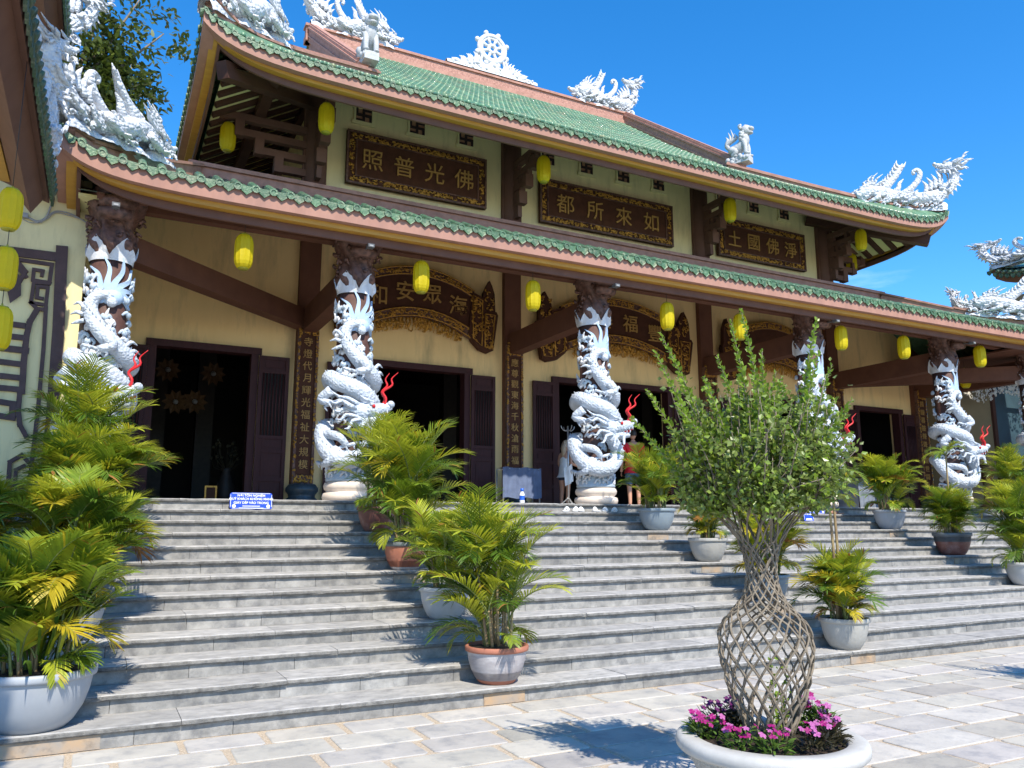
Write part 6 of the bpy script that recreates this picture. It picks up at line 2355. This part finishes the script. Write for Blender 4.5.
q = empty('coat_stand', 'white metal coat stand with curled hooks beside the third dragon column', 'coat stand', (9.06, 15.0, PZ))
b = MB()
b.tube([(0, 0, .1), (0, 0, 1.78)], .017, 8)
b.build('pole', 'steel', q)
for a in (.4, 2.5, 4.6):
    c = MB()
    c.tube(spline([Vector((0, 0, .22)), Vector((math.cos(a) * .14, math.sin(a) * .14, .10)), Vector((math.cos(a) * .28, math.sin(a) * .28, .012))], 4), .014, 6)
    c.build('leg', 'steel', q)
for a, z in ((0, 1.7), (1.57, 1.7), (3.14, 1.7), (4.71, 1.7), (.6, 1.35), (3.7, 1.35)):
    c = MB()
    c.tube(spline([Vector((0, 0, z)), Vector((math.cos(a) * .08, math.sin(a) * .08, z - .03)), Vector((math.cos(a) * .15, math.sin(a) * .15, z + .02)), Vector((math.cos(a) * .17, math.sin(a) * .17, z + .08))], 4), .009, 5)
    c.build('hook', 'steel', q)
c = MB()
c.grid(lambda u, v: (8.9 + .22 * u + .03 * v, 14.92 + .04 * math.sin(u * 9), PZ + .95 - .38 * v - .12 * (1 - u)), 14, 8, smooth=True)
tag(c.build('hanging_towel', 'paper_white'), 'white towel hanging from the coat stand', 'towel')

q = empty('cloth_rack', 'low rack draped with a blue-grey cloth in front of the post between the doors', 'rack', (7.75, 14.85, PZ))
b = MB()
for sx in (-.42, .42):
    for sy_ in (-.15, .15):
        b.tube([(sx, sy_, 0), (sx, sy_, .78)], .014, 6)
b.tube([(-.42, -.15, .78), (.42, -.15, .78)], .014, 6); b.tube([(-.42, .15, .78), (.42, .15, .78)], .014, 6)
b.build('rack_frame', 'steel', q)
b = MB()
b.grid(lambda u, v: (-.45 + .9 * u, -.18 - .02 * math.sin(u * 25) - .02 * v, .80 - .62 * v + .015 * math.sin(u * 13)), 40, 8, smooth=True)
b.grid(lambda u, v: (-.45 + .9 * u, -.18 + .36 * v, .80 + .008 * math.sin(u * 19)), 40, 3, smooth=True)
b.build('cloth', 'cloth_blue', q)
q = empty('draped_table', 'table under a pleated grey-blue cloth behind the slender palm trunks', 'table', (18.35, 15.0, PZ))
b = MB()
b.box(-.62, .62, -.3, .3, .80, .83)
b.build('tabletop', 'dark_wood', q)
b = MB()
b.grid(lambda u, v: (-.64 + 1.28 * u, -.33 - .035 * math.sin(u * 48) * v - .03 * v, .845 - .80 * v), 90, 6, smooth=True)
b.grid(lambda u, v: (-.64 + 1.28 * u, -.33 + .66 * v, .846), 4, 2)
b.grid(lambda u, v: (-.65, -.33 + .66 * u, .845 - .8 * v), 8, 4)
b.build('tablecloth', 'cloth_grey', q)
q = empty('water_bottle', 'clear bottle with a blue cap and label on the terrace edge, behind the front palm', 'bottle', (6.40, 12.12, PZ))
q.scale = (.8, .8, .75)
b = MB(); b.lathe([(.05, 0), (.055, .02), (.055, .20), (.03, .26), (.022, .28)], 14); b.build('bottle_body', 'sign_white', q)
b = MB(); b.lathe([(.0565, .07), (.0565, .17)], 14, cap=False); b.build('label_band', 'bottle_blue', q)
b = MB(); b.lathe([(.035, .265), (.036, .33), (.02, .335)], 12); b.build('cap', 'bottle_blue', q)
q = empty('candle_stand', 'tall dark stand with a yellow top beyond the fifth dragon column', 'stand', (22.75, 14.4, PZ))
b = MB(); b.lathe([(.3, 0), (.3, .1), (.16, .2), (.10, .5), (.13, 1.1), (.22, 1.2), (.22, 1.3), (.05, 1.4), (.035, 2.1)], 16); b.build('stand', 'dark_wood', q)
b = MB(); b.ell((0, 0, 2.16), (.06, .06, .08), 10, 8); b.build('bulb', 'bulb_yellow', q)
# lamps shaped as open lotus flowers inside the hall
for (x, z, lb_) in ((1.21, 5.16, 'upper left lotus-shaped lamp inside the left doorway'), (2.21, 5.15, 'upper right lotus-shaped lamp inside the left doorway'),
                    (1.42, 4.42, 'lower left lotus-shaped lamp inside the left doorway'), (1.84, 4.45, 'lower right lotus-shaped lamp inside the left doorway')):
    q = empty('lotus_lamp', lb_, 'lamp', (x, 20, z), 0, 'lotus lamps in the dark hall')
    b = MB()
    for ring, (r0, n_) in enumerate(((.30, 10), (.20, 8))):
        for i in range(n_):
            a = 2 * pi * i / n_ + ring * .3
            d = Vector((math.cos(a), 0, math.sin(a))); s2 = Vector((-math.sin(a), 0, math.cos(a)))
            b.add([tuple(d * .05), tuple(d * r0 * .6 + s2 * .07 + Vector((0, -.05, 0))), tuple(d * r0 + Vector((0, -.02, 0))), tuple(d * r0 * .6 - s2 * .07 + Vector((0, -.05, 0)))], [(0, 1, 2, 3)])
    b.build('petals', 'lotus_lamp', q)
    b = MB(); b.ell((0, -.06, 0), .06, 10, 8); b.build('lamp_core', 'lamp_glass', q)
q = empty('flower_vase', 'dark vase of twigs in the shade of the left doorway', 'vase', (2.28, 17.2, PZ))
b = MB(); b.lathe([(.12, 0), (.16, .1), (.2, .35), (.12, .6), (.08, .7), (.12, .78)], 18); b.build('vase', 'interior_panel', q)
b = MB()
for i in range(26):
    a = rr_.uniform(0, 6.28); e = Vector((math.cos(a) * rr_.uniform(.1, .35), math.sin(a) * .2, rr_.uniform(.95, 1.35)))
    b.tube([Vector((0, 0, .7)), e * .8, e], [.008, .005, .003], 4)
    b.ell(e, .035, 5, 4)
b.build('twigs', 'dark_leaf', q)
q = empty('small_frame', 'small gilt frame standing on the sill of the left doorway', 'picture frame', (1.88, 16.15, PZ + .1))
b = MB(); b.box(-.11, .11, 0, .02, 0, .03); b.box(-.11, .11, 0, .02, .24, .27); b.box(-.11, -.08, 0, .02, .03, .24); b.box(.08, .11, 0, .02, .03, .24); b.build('frame', 'gold_leaf', q)
b = MB(); b.box(-.08, .08, .006, .018, .03, .24); b.build('picture', 'board_brown', q)
# altars glimpsed through the doors
for i, (x, lb_) in enumerate(((5.6, 'altar with offerings seen dimly through the second door'), (11, 'main altar seen dimly through the central door'))):
    q = empty('altar', lb_, 'altar', (x, 21.5, PZ), 0, 'altars inside the hall')
    b = MB(); b.box(-.9, .9, -.3, .3, 0, 1.0); b.box(-.98, .98, -.36, .36, 1.0, 1.07); b.box(-.6, .6, .0, .3, 1.07, 1.5); b.build('altar_table', 'interior_panel', q)
    b = MB()
    for k in range(7):
        xx = -.75 + .25 * k
        b.lathe([(.05, 1.07 - 1.07), (.07, .08), (.04, .2), (.06, .3)], 10, (xx, -.12, 1.07 if abs(xx) > .65 else 1.07))
    b.build('offerings', 'gold_leaf', q)
